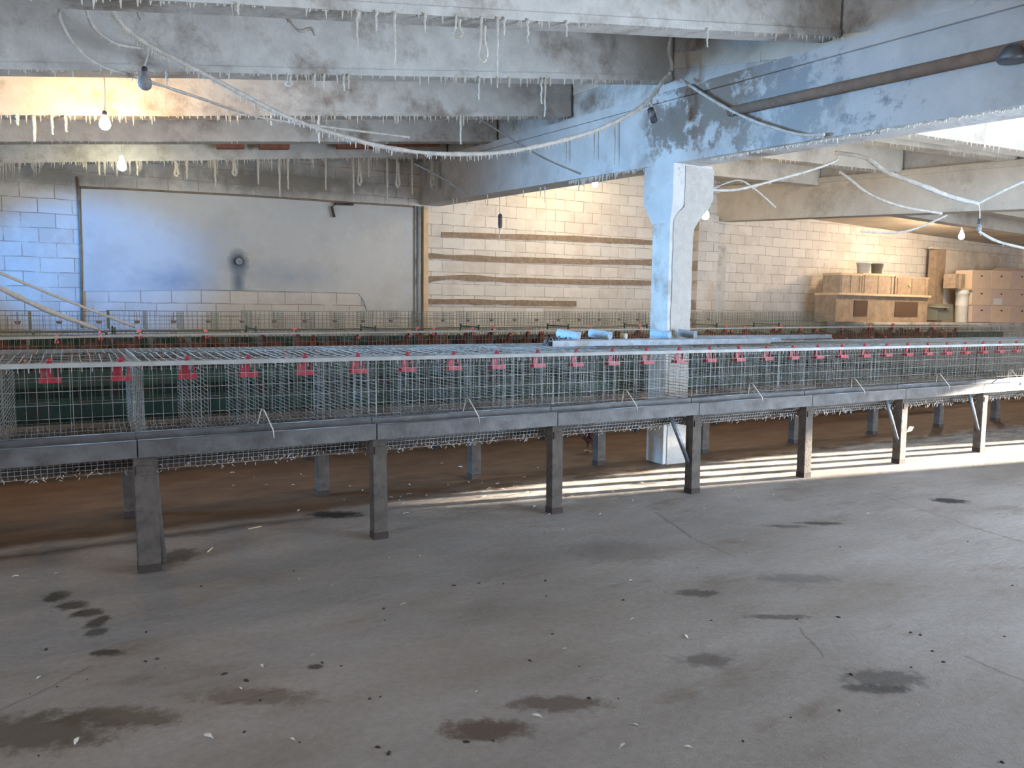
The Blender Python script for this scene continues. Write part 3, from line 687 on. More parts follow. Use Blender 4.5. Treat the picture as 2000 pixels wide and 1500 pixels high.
# drinkers of the raised tier, feed rail, frames of row two
d0 = None
for k, i in enumerate(NI):
    s = stations(i)
    if d0 is None:
        d0 = empty('support_frame', (0, 0, 0), AZ)
        for y in (.06, 1.75):
            mb = MB(); mb.box((-.04, y-.03, 0), (.04, y+.03, .84)); mb.build('leg', 'post', d0)
        mb = MB(); mb.box((-.03, 0, .75), (.03, 1.85, .80)); mb.build('crossbar', 'post', d0)
        for y in ():
            mb = MB(); mb.box((-.009, y-.009, .78), (.009, y+.009, 1.335)); mb.build('upright', 'green', d0)
        o = d0
    else: o = copy_tree(d0)
    o.location = S(s, MB_, dzr(s)*.0); o.rotation_euler = (0, 0, AZ)
    tag(o, 'grey support frame under the second cage row, %s from the left' % ordn(k), 'support frame', 'support frames under the second row')
root = empty('feed_trough', S(-6.8, MB_-.10), AZ, 'long pale feed rail along the top of the second cage row', 'trough')
mb = MB(); L2 = 22.0
for i in range(40):
    s = -6.8+L2*i/40; s1 = -6.8+L2*(i+1)/40; sag = lambda q: -.02*max(0, 1-abs((q+3.4)/1.2))
    mb.hexa([(s+6.8, 0, 1.285+dzr(s)+sag(s)), (s1+6.8, 0, 1.285+dzr(s1)+sag(s1)), (s1+6.8, .05, 1.285+dzr(s1)+sag(s1)), (s+6.8, .05, 1.285+dzr(s)+sag(s)), (s+6.8, 0, 1.305+dzr(s)+sag(s)), (s1+6.8, 0, 1.305+dzr(s1)+sag(s1)), (s1+6.8, .05, 1.305+dzr(s1)+sag(s1)), (s+6.8, .05, 1.305+dzr(s)+sag(s))])
mb.build('rail', 'railw', root)
mb = MB(); mb.box((0, -.09, .80), (L2, -.08, .93)); mb.box((0, -.09, .80), (L2, .02, .81)); mb.box((0, .01, .80), (L2, .02, .95)); mb.build('channel', 'green', root)
# small dark nipples in the raised tier
n0 = None
for k in range(30):
    s = -4.6 + .365*k
    if n0 is None:
        n0 = empty('water_nipple', (0, 0, 0), AZ); mb = MB(); mb.lathe([(.02, 0), (.028, .02), (.03, .028), (.005, .03)], (0, 0, 0), 8); mb.build('cup', 'rust', n0); mb = MB(); mb.wire((0, 0, .02), (0, 0, .12), .004); mb.build('stem', 'rust', n0); o = n0
    else: o = copy_tree(n0)
    o.location = S(s+.18, MB_+.62, 1.40+dzr(s)*1.1)
    tag(o, 'brown drinking cup in the raised wire tier, number %d from the left' % (k+1), 'drinker', 'drinking cups of the raised tier')

# ------------------------------------------------------------------ hens
def skin_mesh(name, verts, edges, radii, root_i=0, sub=1):
    me = bpy.data.meshes.new(name+'_sk'); me.from_pydata(verts, edges, []); ob = bpy.data.objects.new(name+'_sk', me); C.objects.link(ob)
    md = ob.modifiers.new('s', 'SKIN'); md.use_smooth_shade = True
    for i, r in enumerate(radii): me.skin_vertices[0].data[i].radius = r if isinstance(r, tuple) else (r, r)
    me.skin_vertices[0].data[root_i].use_root = True
    m2 = ob.modifiers.new('u', 'SUBSURF'); m2.levels = sub; m2.render_levels = sub
    dg = bpy.context.evaluated_depsgraph_get(); dg.update()
    res = bpy.data.meshes.new_from_object(ob.evaluated_get(dg)); res.name = name
    bpy.data.objects.remove(ob); return res
# forward = +x ; standing hen about .34 m tall
def hen_data(pose):
    if pose == 'stand':
        v = [(-.02, 0, .20), (.07, 0, .205), (.115, 0, .265), (.13, 0, .325), (.155, 0, .352), (-.10, 0, .22), (-.165, 0, .27), (-.20, 0, .31), (.0, .045, .14), (.01, .045, .085), (-.01, .045, .012), (.035, .05, .008), (.0, -.045, .14), (.01, -.045, .085), (-.01, -.045, .012), (.035, -.05, .008)]
    else:  # head lowered to the trough
        v = [(-.02, 0, .19), (.07, 0, .185), (.135, 0, .195), (.18, 0, .18), (.205, 0, .165), (-.10, 0, .22), (-.16, 0, .27), (-.19, 0, .32), (.0, .045, .135), (.01, .045, .085), (-.01, .045, .012), (.035, .05, .008), (.0, -.045, .135), (.01, -.045, .085), (-.01, -.045, .012), (.035, -.05, .008)]
    e = [(0, 1), (1, 2), (2, 3), (3, 4), (0, 5), (5, 6), (6, 7), (0, 8), (8, 9), (9, 10), (10, 11), (0, 12), (12, 13), (13, 14), (14, 15)]
    r = [.095, .075, .042, .026, .024, .075, .042, .018, .04, .013, .009, .006, .04, .013, .009, .006]
    return v, e, r
def make_hen(pose):
    v, e, r = hen_data(pose)
    me = skin_mesh('hen_body', v, e, r, 0, 2); me.materials.append(MT['hen'])
    root = empty('hen', (0, 0, 0)); o = bpy.data.objects.new('body', me); C.objects.link(o); o.parent = root
    hx, hy, hz = v[4]; down = pose != 'stand'
    mb = MB(); mb.tube([(hx+.012, 0, hz), (hx+.035, 0, hz-.008), (hx+.046, 0, hz-.016)], [.010, .006, .001], 6); tag(mb.build('beak', 'beak', root), 'pale horn beak')
    mb = MB()
    for q in range(4): mb.lathe([(.001, .0), (.008, .006), (.006, .02-.003*abs(q-1)), (.001, .028-.004*abs(q-1))], (hx-.018+q*.011, 0, hz+.014), 6)
    tag(mb.build('comb', 'comb', root), 'red comb')
    mb = MB(); 
    for sy in (-1, 1): mb.lathe([(.001, -.03), (.009, -.022), (.007, -.006), (.002, .0)], (hx+.01, sy*.01, hz-.012), 6)
    tag(mb.build('wattle', 'comb', root), 'red wattles')
    mb = MB()
    for sy in (-1, 1): mb.lathe([(.0005, -.004), (.004, -.002), (.004, .002), (.0005, .004)], (hx+.004, sy*.022, hz+.004), 8, (0, 1, 0))
    tag(mb.build('eyes', 'eye', root), 'dark eyes')
    for sy in (-1, 1):
        mb = MB(); mb.lathe([(.004, -.10), (.040, -.06), (.056, 0), (.046, .06), (.006, .10)], (-.03, 0, 0), 10, (1, 0, -.18))
        mb.v = [(x, y*.28+sy*.085, z*1.0+.215) for x, y, z in mb.v]; mb.build('wing', 'hen', root)
    for sy in (-1, 1):
        mb = MB(); f0 = v[10 if sy > 0 else 14]
        for an in (-.5, 0, .5, 3.0): mb.tube([(f0[0], f0[1], .012), (f0[0]+.045*math.cos(an), f0[1]+.045*math.sin(an), .005)], [.006, .003], 5)
        mb.tube([(v[9][0], f0[1], .075), (f0[0], f0[1], .012)], .0085, 6); tag(mb.build('foot', 'beak', root), 'pale scaly foot and shank')
    return root
hens = {'stand': make_hen('stand'), 'peck': make_hen('peck')}; used = set()
def hen(pose, loc, rz, label, group, sc=1.0):
    if pose not in used: used.add(pose); o = hens[pose]
    else: o = copy_tree(hens[pose])
    o.location = loc; o.rotation_euler = (0, 0, rz); o.scale = (sc, sc, sc); tag(o, label, 'hen', group)
    if not group and 'group' in o: del o['group']
    return o
k = 0
for i in range(58):
    s = -4.75 + i*.30 + random.uniform(-.06, .06)
    pose = 'peck' if random.random() < .3 else 'stand'
    hen(pose, S(s, MB_+.25+random.uniform(-.04, .06), .865+dzr(s)), AZ - PI/2 + random.uniform(-.9, .9), 'brown hen in the second cage row, number %d from its left end' % (k+1), 'brown hens in the second cage row', random.uniform(1.12, 1.27)); k += 1
for k, (s, m, a_) in enumerate([]):
    hen('stand' if k % 2 else 'peck', S(s, m, .80), AZ+a_, 'brown hen inside the rear side of the near cage row, %s' % ['behind the cell above the leftmost leg', 'left of the photo middle', 'under the photo middle', 'just left of the pillar', 'right of the pillar', 'far right beyond the pillar', 'at the left edge'][k], 'hens in the near cage row', 1.0)
p = atz(1152, 882, 0)
hen('stand', p, AZ+.3, 'brown hen walking loose on the floor left of the pillar', None, .92)

# ------------------------------------------------------------------ steel profiles and blue pipes lying on the cages
for k, (a_, b_, r_) in enumerate([((1090, 662), (1520, 668), .8), ((1075, 674), (1500, 676), .55), ((1280, 653), (1620, 661), 1.42)]):
    A = atz(*a_, 1.31); A = atm(a_[0], a_[1], r_+.1); B = atm(b_[0], b_[1], r_+.1)
    A.z = B.z = 1.285+.0
    mb = MB(); w_ = .035
    d = (B-A).normalized(); q = Vector((-d.y, d.x, 0))
    prof = [(-w_, 0), (w_, 0), (w_, .05), (w_-.004, .05), (w_-.004, .004), (-w_+.004, .004), (-w_+.004, .05), (-w_, .05)]
    mb.prism([A+q*x+Vector((0, 0, z)) for x, z in prof], B-A)
    tag(mb.build('steel_profile', 'galv', origin=A, rot=math.atan2(d.y, d.x)), 'long grey steel channel lying on top of the near cages, ' + ['carrying the blue pipes', 'nearest the camera', 'farthest, beside the pillar'][k], 'steel profile', 'steel channels lying on the cages')
for k, (x, y, l_, mt) in enumerate([(1110, 650, .22, 'bluepipe'), (1172, 652, .22, 'bluepipe'), (1290, 658, .2, 'bluepipe'), (1342, 660, .18, 'pipe'), (1218, 652, .06, 'white')]):
    A = atm(x, y, .95); A.z = 1.375 if l_ > .1 else 1.36
    ax = Vector((.82, -.5, -.12)).normalized(); mb = MB(); r_ = .04 if l_ > .1 else .025
    prof = [(r_*.72, -l_/2), (r_, -l_/2), (r_, l_/2-.02), (r_*1.12, l_/2-.02), (r_*1.12, l_/2), (r_*.8, l_/2), (r_*.8, -l_/2+.004)]
    mb.lathe(prof, A, 16, ax)
    tag(mb.build('pipe_piece', mt, origin=A), ['light blue pipe piece on the steel channel, leftmost of the row', 'light blue pipe piece on the steel channel, second from the left', 'light blue pipe piece lying just before the pillar', 'grey blue pipe piece lying at the foot of the visible pillar', 'small white cap on the channel between the blue pipes'][k], 'pipe')
# messy fittings left of the channels
A = atm(1085, 655, .9); mb = MB()
for i in range(9): 
    b_ = A+Vector((random.uniform(-.12, .12), random.uniform(-.08, .08), 0)); b_.z = 1.28
    mb.tube([b_, b_+Vector((random.uniform(-.06, .06), random.uniform(-.04, .04), random.uniform(.03, .09)))], .009, 6)
tag(mb.build('wire_tangle', 'galv', origin=A), 'small tangle of grey wire fittings left of the blue pipes', 'wire')

# ------------------------------------------------------------------ ropes, cords and bulbs
def spline(pts, n=10):
    out = []
    P = [pts[0]]+list(pts)+[pts[-1]]
    for i in range(1, len(P)-2):
        for j in range(n):
            t = j/n; a_, b_, c_, d_ = P[i-1], P[i], P[i+1], P[i+2]
            out.append(.5*((2*b_)+(c_-a_)*t+(2*a_-5*b_+4*c_-d_)*t*t+(3*b_-a_-3*c_+d_)*t*t*t))
    out.append(pts[-1]); return out
def cord(name, pp_, r, mat, label, cat='cord', fringe=0, group=None, fl=.03):
    r *= 1.45; pts = [atd(x, y, d) for x, y, d in pp_]; sp = spline(pts)
    mb = MB(); rr = [r*(1+.35*mnoise.noise(p_*9)) for p_ in sp]; mb.tube(sp, rr, 7)
    o = mb.build(name, mat, origin=pts[0]); tag(o, label, cat, group)
    if fringe:
        mb = MB(); L = sum((sp[i+1]-sp[i]).length for i in range(len(sp)-1)); n = int(L*fringe)
        for i in range(n):
            t = random.random()*(len(sp)-1); j = int(t); p_ = sp[j].lerp(sp[min(j+1, len(sp)-1)], t-j)
            l = fl*random.random()**2+.006; mb.tube([p_, p_+Vector((random.uniform(-.004, .004), random.uniform(-.004, .004), -l))], [.006, .002], 4)
        f = mb.build('dust_fringe', 'dust', origin=pts[0]); f.parent = o; f.location = (0, 0, 0); tag(f, kind='stuff')
    return o
cord('dusty_cable', [(205, 0, 5.2), (240, 50, 5.3), (290, 88, 5.5), (400, 145, 5.75), (560, 228, 6.3), (700, 275, 6.6), (800, 295, 6.8), (900, 301, 7.0), (1000, 295, 7.1), (1120, 268, 7.3), (1200, 238, 7.4), (1262, 200, 7.5), (1302, 148, 7.6)], .013, 'cord', 'long sagging dust-covered cord from the top left to the pillar head', fringe=150, fl=.06)
cord('dusty_cable', [(1310, 70, 7.55), (1306, 100, 7.6), (1312, 135, 7.6), (1290, 165, 7.6), (1268, 190, 7.6), (1280, 218, 7.6)], .012, 'cord', 'short dusty cord dropping beside the pillar head to a dark socket', fringe=20)
cord('dusty_cable', [(135, 0, 5.0), (115, 28, 5.1), (140, 80, 5.2), (190, 125, 5.35), (270, 152, 5.6), (400, 195, 6.2), (480, 222, 6.6), (560, 238, 6.9), (800, 268, 7.6)], .008, 'cord', 'thin cord looping down from the top left corner behind the dead bulb', fringe=25)
cord('dusty_cable', [(165, 10, 5.1), (185, 55, 5.2), (225, 85, 5.3), (280, 94, 5.5)], .009, 'cord', 'short dusty cord sagging from the top left to the dead bulb', fringe=50)
cord('dusty_cable', [(265, 15, 5.4), (275, 38, 5.4)], .006, 'cord', 'tiny dusty cord end under the nearest joist', fringe=30)
cord('dusty_cable', [(548, 22, 5.7), (568, 42, 5.7), (585, 60, 5.7), (608, 56, 5.7), (615, 68, 5.7)], .008, 'cord', 'crooked dusty cord end under the nearest joist left of centre', fringe=60)
cord('guy_wire', [(930, 228, 8.3), (1050, 302, 8.2), (1135, 340, 8.2)], .006, 'darkcord', 'thin dark wire crossing in front of the girder, upper piece', 'wire')
cord('guy_wire', [(810, 320, 9.3), (870, 352, 9.2), (915, 385, 9.2)], .006, 'darkcord', 'thin dark wire crossing the girder near the back wall', 'wire')
cord('dusty_cable', [(x_, y_, ats(x_, y_, G1S-.07).y) for x_, y_ in ((1330, 155), (1400, 200), (1470, 235), (1560, 262), (1610, 262))], .010, 'cord', 'dusty cord stapled across the stained girder right of the pillar', fringe=50)
cord('dusty_cable', [(1385, 371, 9.2), (1440, 370, 9.2), (1520, 350, 9.3), (1590, 330, 9.4), (1635, 312, 9.5), (1632, 295, 9.5)], .012, 'cord', 'dusty cord rising from the pillar to the hook in the right bay', fringe=120)
cord('dusty_cable', [(1640, 335, 9.5), (1660, 350, 9.4), (1700, 380, 9.3), (1760, 403, 9.2), (1840, 417, 9.1)], .011, 'cord', 'sagging pale cord in the right bay below the thicker one', fringe=20)
cord('dusty_cable', [(1632, 298, 9.5), (1690, 308, 9.3), (1730, 335, 9.2), (1800, 362, 9.0), (1860, 385, 8.9), (1912, 398, 8.8)], .018, 'cord', 'thick crusted cord running down to the dead bulb on the right', fringe=150)
cord('dusty_cable', [(1912, 396, 8.8), (1960, 372, 8.6), (2020, 345, 8.4)], .012, 'cord', 'cord rising from the dead bulb to the right edge', fringe=50)
cord('dusty_cable', [(1912, 452, 8.8), (1950, 472, 8.7), (2020, 489, 8.5)], .010, 'cord', 'pale cord sagging from the dead bulb out of the right edge', fringe=10)
cord('dusty_cable', [(1680, 452, 10.5), (1740, 455, 10.4), (1790, 446, 10.3), (1850, 420, 10.2)], .009, 'cord', 'thin cord sagging in front of the storage corner', fringe=30)
cord('dusty_cable', [(1385, 372, 9.6), (1440, 352, 9.6), (1475, 370, 9.6), (1515, 405, 9.6)], .007, 'cord', 'thin pale string forming a peak right of the pillar', fringe=20)
cord('rope', [(-40, 515, 5.0), (0, 533, 5.1), (120, 583, 5.6), (262, 638, 6.4)], .007, 'rope', 'thin pale rope slanting down to the cages, upper of two', 'rope')
cord('rope', [(-40, 545, 4.6), (0, 563, 4.7), (90, 605, 5.2), (188, 642, 5.9)], .012, 'rope', 'thick pale rope slanting down to the cages, lower of two', 'rope')
def bulb(px, py, d, top, mat, label, cord_top, tilt=0, r=.032, lit=True):
    c = atd(px, py, d); root = empty('light_bulb', c, 0, label, 'light bulb')
    mb = MB(); mb.lathe([(r*.35, r*2.2), (r*.45, r*1.5), (r*.85, r*.7), (r, 0), (r*.85, -r*.55), (r*.45, -r*.92), (r*.05, -r)], (0, 0, 0), 18); mb.build('glass', mat, root)
    mb = MB(); mb.lathe([(.010, .115), (.019, .105), (.021, .065), (.017, .056)], (0, 0, 0), 12); mb.build('socket', 'bakelite', root)
    if cord_top:
        t = atd(cord_top[0], cord_top[1], d+(cord_top[2] if len(cord_top) > 2 else 0))-c; b_ = Vector((0, 0, .11)); mb = MB(); sp = spline([b_, b_.lerp(t, .5)+Vector((.006, 0, 0)), t], 8)
        mb.tube(sp, [.006*(1+.5*mnoise.noise((p_+c)*30)) for p_ in sp], 6); mb.build('hanging_cord', 'cord', root)
    return root

bulb(205, 243, 6.8, None, 'bulbwarm', 'glowing warm bulb hanging before the third joist, upper left', (203, 150), r=.046)
bulb(238, 325, 9.9, None, 'bulbcool', 'small glowing white bulb under the lowest joist, left', (236, 285), r=.055)
bulb(1378, 422, 10.6, None, 'bulbyel', 'small yellow lit bulb just right of the pillar head', (1380, 345), r=.05)
bulb(1878, 462, 17, None, 'bulbor', 'bright orange lit bulb above the cardboard boxes', (1876, 420), r=.06)
bulb(283, 163, 5.5, None, 'dustybulb', 'dead dust-covered bulb hanging from the long cord, upper left', (290, 92), r=.047)
bulb(1912, 447, 8.8, None, 'dustybulb', 'dead dusty bulb hanging in the right bay near the right edge', (1912, 400), r=.032)
for (s_, m_, z_, lb) in ((4.2, 3.4, 3.75, 'lit bulb hanging behind the stained girder, right of the pillar'), (5.2, 6.2, 3.8, 'lit bulb hidden behind the girder towards the back wall'), (*[round(v_, 2) for v_ in smz(atd(1600, 412, 15.0))], 'lit bulb hidden behind the far girder before the storage corner'), (-5.5, 2.2, 3.3, 'lit bulb hanging beyond the left edge of the photo')):  # all but the first are unseen bulbs added to brighten the bays
    q = S(s_, m_, z_); root = empty('light_bulb', q, 0, lb, 'light bulb')
    mb = MB(); r = .034 if 'storage' in lb else .05; mb.lathe([(r*.35, r*2.2), (r*.45, r*1.5), (r*.85, r*.7), (r, 0), (r*.85, -r*.55), (r*.45, -r*.92), (r*.05, -r)], (0, 0, 0), 18); mb.build('glass', 'bulbyel', root)
    mb = MB(); mb.lathe([(.010, .115), (.019, .105), (.021, .065), (.017, .056)], (0, 0, .0), 12); mb.tube([(0, 0, .11), (0, 0, .9)], .005, 5); mb.build('socket', 'bakelite', root)
c = atd(1273, 222, 7.6); mb = MB(); mb.lathe([(.02, -.09), (.034, -.08), (.036, .0), (.03, .05), (.015, .06)], c, 12, (-.35, 0, 1)); tag(mb.build('empty_lampholder', 'bakelite', origin=c), 'empty black lamp socket dangling left of the pillar head', 'lamp socket')
c = ats(976, 392, G1S-.03); root = empty('empty_lampholder', c, 0, 'dark lamp socket hanging under the girder against the brown striped wall', 'lamp socket')
mb = MB(); mb.tube([(0, 0, .05), (0, 0, -.12), (.01, 0, -.2)], .006, 6); mb.build('hanging_cord', 'cord', root)
mb = MB(); mb.lathe([(.012, .06), (.03, .04), (.03, -.12), (.018, -.14)], (.01, 0, -.24), 10); mb.build('socket_body', 'bakelite', root)
mb = MB(); mb.tube([(.01, 0, -.36), (.0, 0, -.5), (-.01, 0, -.6)], [.012, .008, .002], 6); tag(mb.build('dust_strand', 'dust', root), 'pale dust strand')

# dusty strands hanging from beams: x, y top, y bottom, depth, loop?
nrmJ = Vector((Jd.y, -Jd.x, 0))
ST = [(698, 48, 97, 0, 0), (771, 45, 157, 0, 0), (895, 50, 72, 0, 1), (944, 53, 121, 0, 1), (972, 55, 150, 0, 0), (1031, 58, 83, 0, 0), (735, 45, 62, 0, 0), (985, 57, 70, 0, 0), (830, 50, 66, 0, 0), (1107, 60, 72, 0, 0), (1382, 70, 92, 0, 0), (465, 20, 30, 0, 0),
      (672, 155, 178, 1, 0), (681, 155, 174, 1, 0), (936, 158, 195, 1, 0), (972, 158, 172, 1, 0), (1058, 158, 203, 1, 0), (1065, 158, 228, 1, 0), (565, 153, 168, 1, 1), (615, 154, 170, 1, 0), (633, 154, 174, 1, 0), (325, 148, 165, 1, 0), (1075, 158, 168, 1, 0), (995, 158, 170, 1, 0),
      (34, 225, 245, 2, 0), (101, 226, 263, 2, 0), (66, 226, 277, 2, 0), (128, 226, 258, 2, 0), (530, 230, 245, 2, 0), (623, 229, 280, 2, 0), (905, 228, 245, 2, 0), (900, 230, 282, 2, 0),
      (345, 316, 344, 4, 1), (193, 316, 342, 4, 0), (268, 316, 343, 4, 0), (365, 318, 350, 4, 0), (420, 317, 363, 4, 0), (458, 312, 342, 4, 1), (504, 316, 360, 4, 0), (545, 300, 385, 4, 0), (562, 315, 370, 4, 0), (636, 314, 371, 4, 0), (690, 308, 379, 4, 0), (702, 300, 361, 4, 1), (720, 308, 346, 4, 0), (756, 307, 388, 4, 0), (777, 296, 366, 4, 1), (845, 303, 366, 4, 1), (805, 330, 380, 4, 0)]
beamn = ['nearest joist', 'second joist', 'third joist', 'fourth joist', 'lowest joist']
cnt = {}; KR = [.9, 1.15, 1.7, 1.8, 2.3]
for (x, y0, y1, b_, lp) in ST:
    A, B, h_ = jl[b_]
    P0 = B + nrmJ*.02
    t = onplane(x, y0, P0, nrmJ); q = onplane(x, y1, P0, nrmJ)
    # start at the beam's own underside
    f = (t-B).dot(Jd)/((A-B).dot(Jd)); zb = (B+(A-B)*f).z+.004; t.z = max(zb, q.z+.05)
    mb = MB(); L = t.z-q.z; n = 8
    if lp:
        pts = [t+Vector((-.012, 0, 0)), t+Vector((-.014, 0, -L*.55)), t+Vector((-.03, 0, -L*.85)), t+Vector((0, 0, -L)), t+Vector((.025, 0, -L*.85)), t+Vector((.008, 0, -L*.5)), t+Vector((.012, 0, -L*.2))]
        mb.tube(spline(pts, 5), .0085*KR[b_], 6)
    else:
        pts = [t+Vector((.012*mnoise.noise(Vector((x, i*.7, 0))), 0, -L*i/n)) for i in range(n+1)]
        mb.tube(pts, [.009*KR[b_]*(1-.45*i/n)*(1+.4*mnoise.noise(Vector((x, i*1.3, 5)))) for i in range(n+1)], 6)
    cnt[b_] = cnt.get(b_, 0)+1
    tag(mb.build('dusty_strand', 'dust', origin=t), 'pale dusty %s hanging under the %s, %s listed from its left' % ('string loop' if lp else 'strand', beamn[b_], ordn(sorted(z_[0] for z_ in ST if z_[3] == b_).index(x))), 'strand', 'dusty strands under the roof joists')
k = 0
for (x, y0, y1) in [(1105, 330, 322), (1160, 300, 311), (1200, 250, 322), (892, 385, 398), (1022, 372, 388), (1064, 365, 396), (1055, 366, 384), (952, 380, 402), (1130, 352, 372), (912, 390, 402), (885, 388, 402)]:
    t = ats(x, min(y0, y1), G1S-.02); q = ats(x, max(y0, y1), G1S-.02)
    if k < 3: t = ats(x, [265, 255, 240][k], G1S-.06); q = ats(x, [320, 311, 322][k]-0, G1S-.06)
    mb = MB(); mb.tube([t, t.lerp(q, .5)+UV*.006, q], [.009, .007, .004], 6); tag(mb.build('dusty_strand', 'dust', origin=t), 'pale dusty strand on the girder left of the pillar, %s' % ordn(k), 'strand', 'dusty strands on the girder'); k += 1
# short fringes under the joists (one uncountable fringe each)
def fringe(parent_name, A, B, n, lmax, mat='dust', label=None, fr_=1.3):
    mb = MB()
    for i in range(n):
        t = random.random(); p_ = A.lerp(B, t); l = lmax*(random.random()**3)+.008; cl = mnoise.noise(p_*1.5); 
        if cl < -.15: l *= .4
        mb.tube([p_+Vector((0, 0, .012)), p_+Vector((random.uniform(-.006, .006), 0, -l))], [.007*fr_, .0015], 4)
    tag(mb.build('dust_fringe', mat, origin=A), label, 'dust', kind='stuff')
for i, (A, B, h_) in enumerate(jl):
    fringe('', A.lerp(B, .25)+nrmJ*.0, B, [260, 420, 460, 200, 700][i], [.05, .07, .08, .03, .22][i], label='short dust fringe clinging under the %s of the left bay' % beamn[i])
fringe('', ats(1110, 356, G1S+.02), ats(1280, 326, G1S+.02), 160, .10, label='pale dust fringe under the girder just left of the pillar')
fringe('', ats(1390, 312, G1S+.03), ats(2000, 208, G1S+.03), 300, .05, label='pale dust fringe under the girder right of the pillar')
for i, (A, B, h_) in enumerate(jr[:3]): fringe('', A, B, 200, .07, label='short dust fringe under the right bay joist, ' + dr[i])

# ------------------------------------------------------------------ storage corner at the far right
# raised ledge that carries crates and boxes
PZ = 1.42
def cpt(x, y, d): return atd(x, y, d)
A = S(12.4, 5.95); B = S(20.4, 5.95)
dl = (B-A).normalized(); ql = Vector((-dl.y, dl.x, 0))
if ql.y < 0: ql = -ql
mb = MB(); mb.hexa([A, B, B+ql*.95, A+ql*.95]+[p_+Vector((0, 0, PZ)) for p_ in (A, B, B+ql*.95, A+ql*.95)])
tag(mb.build('trim_20', 'wash', origin=A, rot=math.atan2(dl.y, dl.x)), kind='structure')
def dfor(x): # depth on the front of the ledge at px x
    return onplane(x, 600, A+ql*.15, ql).y
def onledge(x, y, off=.15): return onplane(x, y, A+ql*off, ql)
LROT = math.atan2(dl.y, dl.x)
def lbox(name, x0, x1, y0, y1, mat, label, cat, dep=.5, off=.15, group=None, floorz=None, bev=.004, build=True):
    P0 = onledge(x0, y1, off); P1 = onledge(x1, y1, off); zt = onledge((x0+x1)/2, y0, off).z; zb = (P0.z+P1.z)/2 if floorz is None else floorz
    L = (P1-P0).dot(dl); P0.z = zb
    root = empty(name, P0, LROT, label, cat, group)
    return root, L, zt-zb, P0
# bench with crates
root, L, h_, P0 = lbox('storage_bench', 1636, 1815, 573, 604, 'wood', 'brown wooden storage bench with board ledge against the far right wall', 'bench', floorz=PZ)
hb = onledge(1720, 574).z-PZ
mb = MB(); mb.box((0, .05, 0), (L, .6, hb-.05)); mb.build('body', 'wood', root)
for q0, q1 in ((.18, .32), (.62, .88)):
    mb = MB(); mb.box((L*q0, .035, hb*.2), (L*q1, .055, hb*.75)); mb.build('opening', 'hole', root)
mb = MB(); mb.box((0, -.03, hb-.05), (L, .62, hb)); tag(mb.build('board', 'palewood', root), 'pale board ledge')
ZB = PZ+hb
k = 0
for (x0, x1, y0, lb, mt) in [(1640, 1682, 534, 'plain brown crate on the storage bench, leftmost of three', 'crate'), (1683, 1745, 535, 'streaked brown crate in the middle of the storage bench', 'crate'), (1747, 1812, 541, 'darker brown crate at the right of the storage bench', 'wood')]:
    root, L, hh, P0 = lbox('crate', x0, x1, y0, 574, mt, lb, 'crate', floorz=ZB, group=None)
    hh = onledge((x0+x1)/2, y0).z-ZB
    mb = MB(); mb.box((0, .0, 0), (L, .45, hh)); mb.build('body', mt, root, bevel=.005)
    mb = MB(); mb.box((-.008, -.012, hh-.04), (L+.008, .46, hh+.006)); tag(mb.build('rim', 'palewood' if k < 2 else mt, root), 'rim board')
    mb = MB()
    for q in (.08, .5, .92): mb.box((L*q-.02, -.015, 0), (L*q+.02, .0, hh-.04))
    mb.build('batten', mt, root)
    if k == 2:
        mb = MB(); mb.lathe([(.03, 0), (.035, .03), (.02, .04)], (L*.4, -.01, hh*.5), 10, (0, -1, 0)); tag(mb.build('knob', 'palewood', root), 'pale knob')
    k += 1
ZC = onledge(1690, 534).z
for (x, mt, lb, r_) in [(1686, 'white', 'white plastic bucket on the crates, left of the grey one', .15), (1712, 'grey', 'grey green bucket on the crates, right of the white one', .13)]:
    p = onledge(x, 534, .32); p.z = ZC+.01; hgt = .24; root = empty('bucket', p, 0, lb, 'bucket')
    mb = MB(); mb.lathe([(r_*.85, 0), (r_*.97, hgt*.9), (r_*1.04, hgt*.9), (r_*1.04, hgt), (r_*.9, hgt), (r_*.8, .02)], (0, 0, 0), 20); mb.build('pail', mt, root)
    mb = MB(); mb.tube([(r_*math.cos(a_)*1.05, -.05*abs(math.sin(a_))-.02, hgt*.9-.13*math.sin(a_)) for a_ in [PI*i/10 for i in range(11)]], .005, 5); mb.build('handle', 'galv', root)
# dark brown column and lintel
A1 = onledge(1832, 600, .7); mb = MB(); mb.box((-.2, 0, PZ), (.2, .2, onledge(1832, 487, .7).z)); o = mb.build('door_1', 'wood'); o.location = (A1.x, A1.y, 0); o.rotation_euler = (0, 0, LROT); tag(o, kind='structure')
mb = MB(); mb.box((-.2, .02, 0), (3.3, .13, .05)); o = mb.build('trim_21', 'slab'); p = onledge(1832, 486, .7); o.location = p; o.rotation_euler = (0, 0, LROT); tag(o, kind='structure')
mb = MB(); mb.box((.2, .06, PZ), (3.3, .14, p.z)); o = mb.build('wall_partition', 'slab'); o.location = (p.x, p.y, 0); o.rotation_euler = (0, 0, LROT); tag(o, kind='structure')
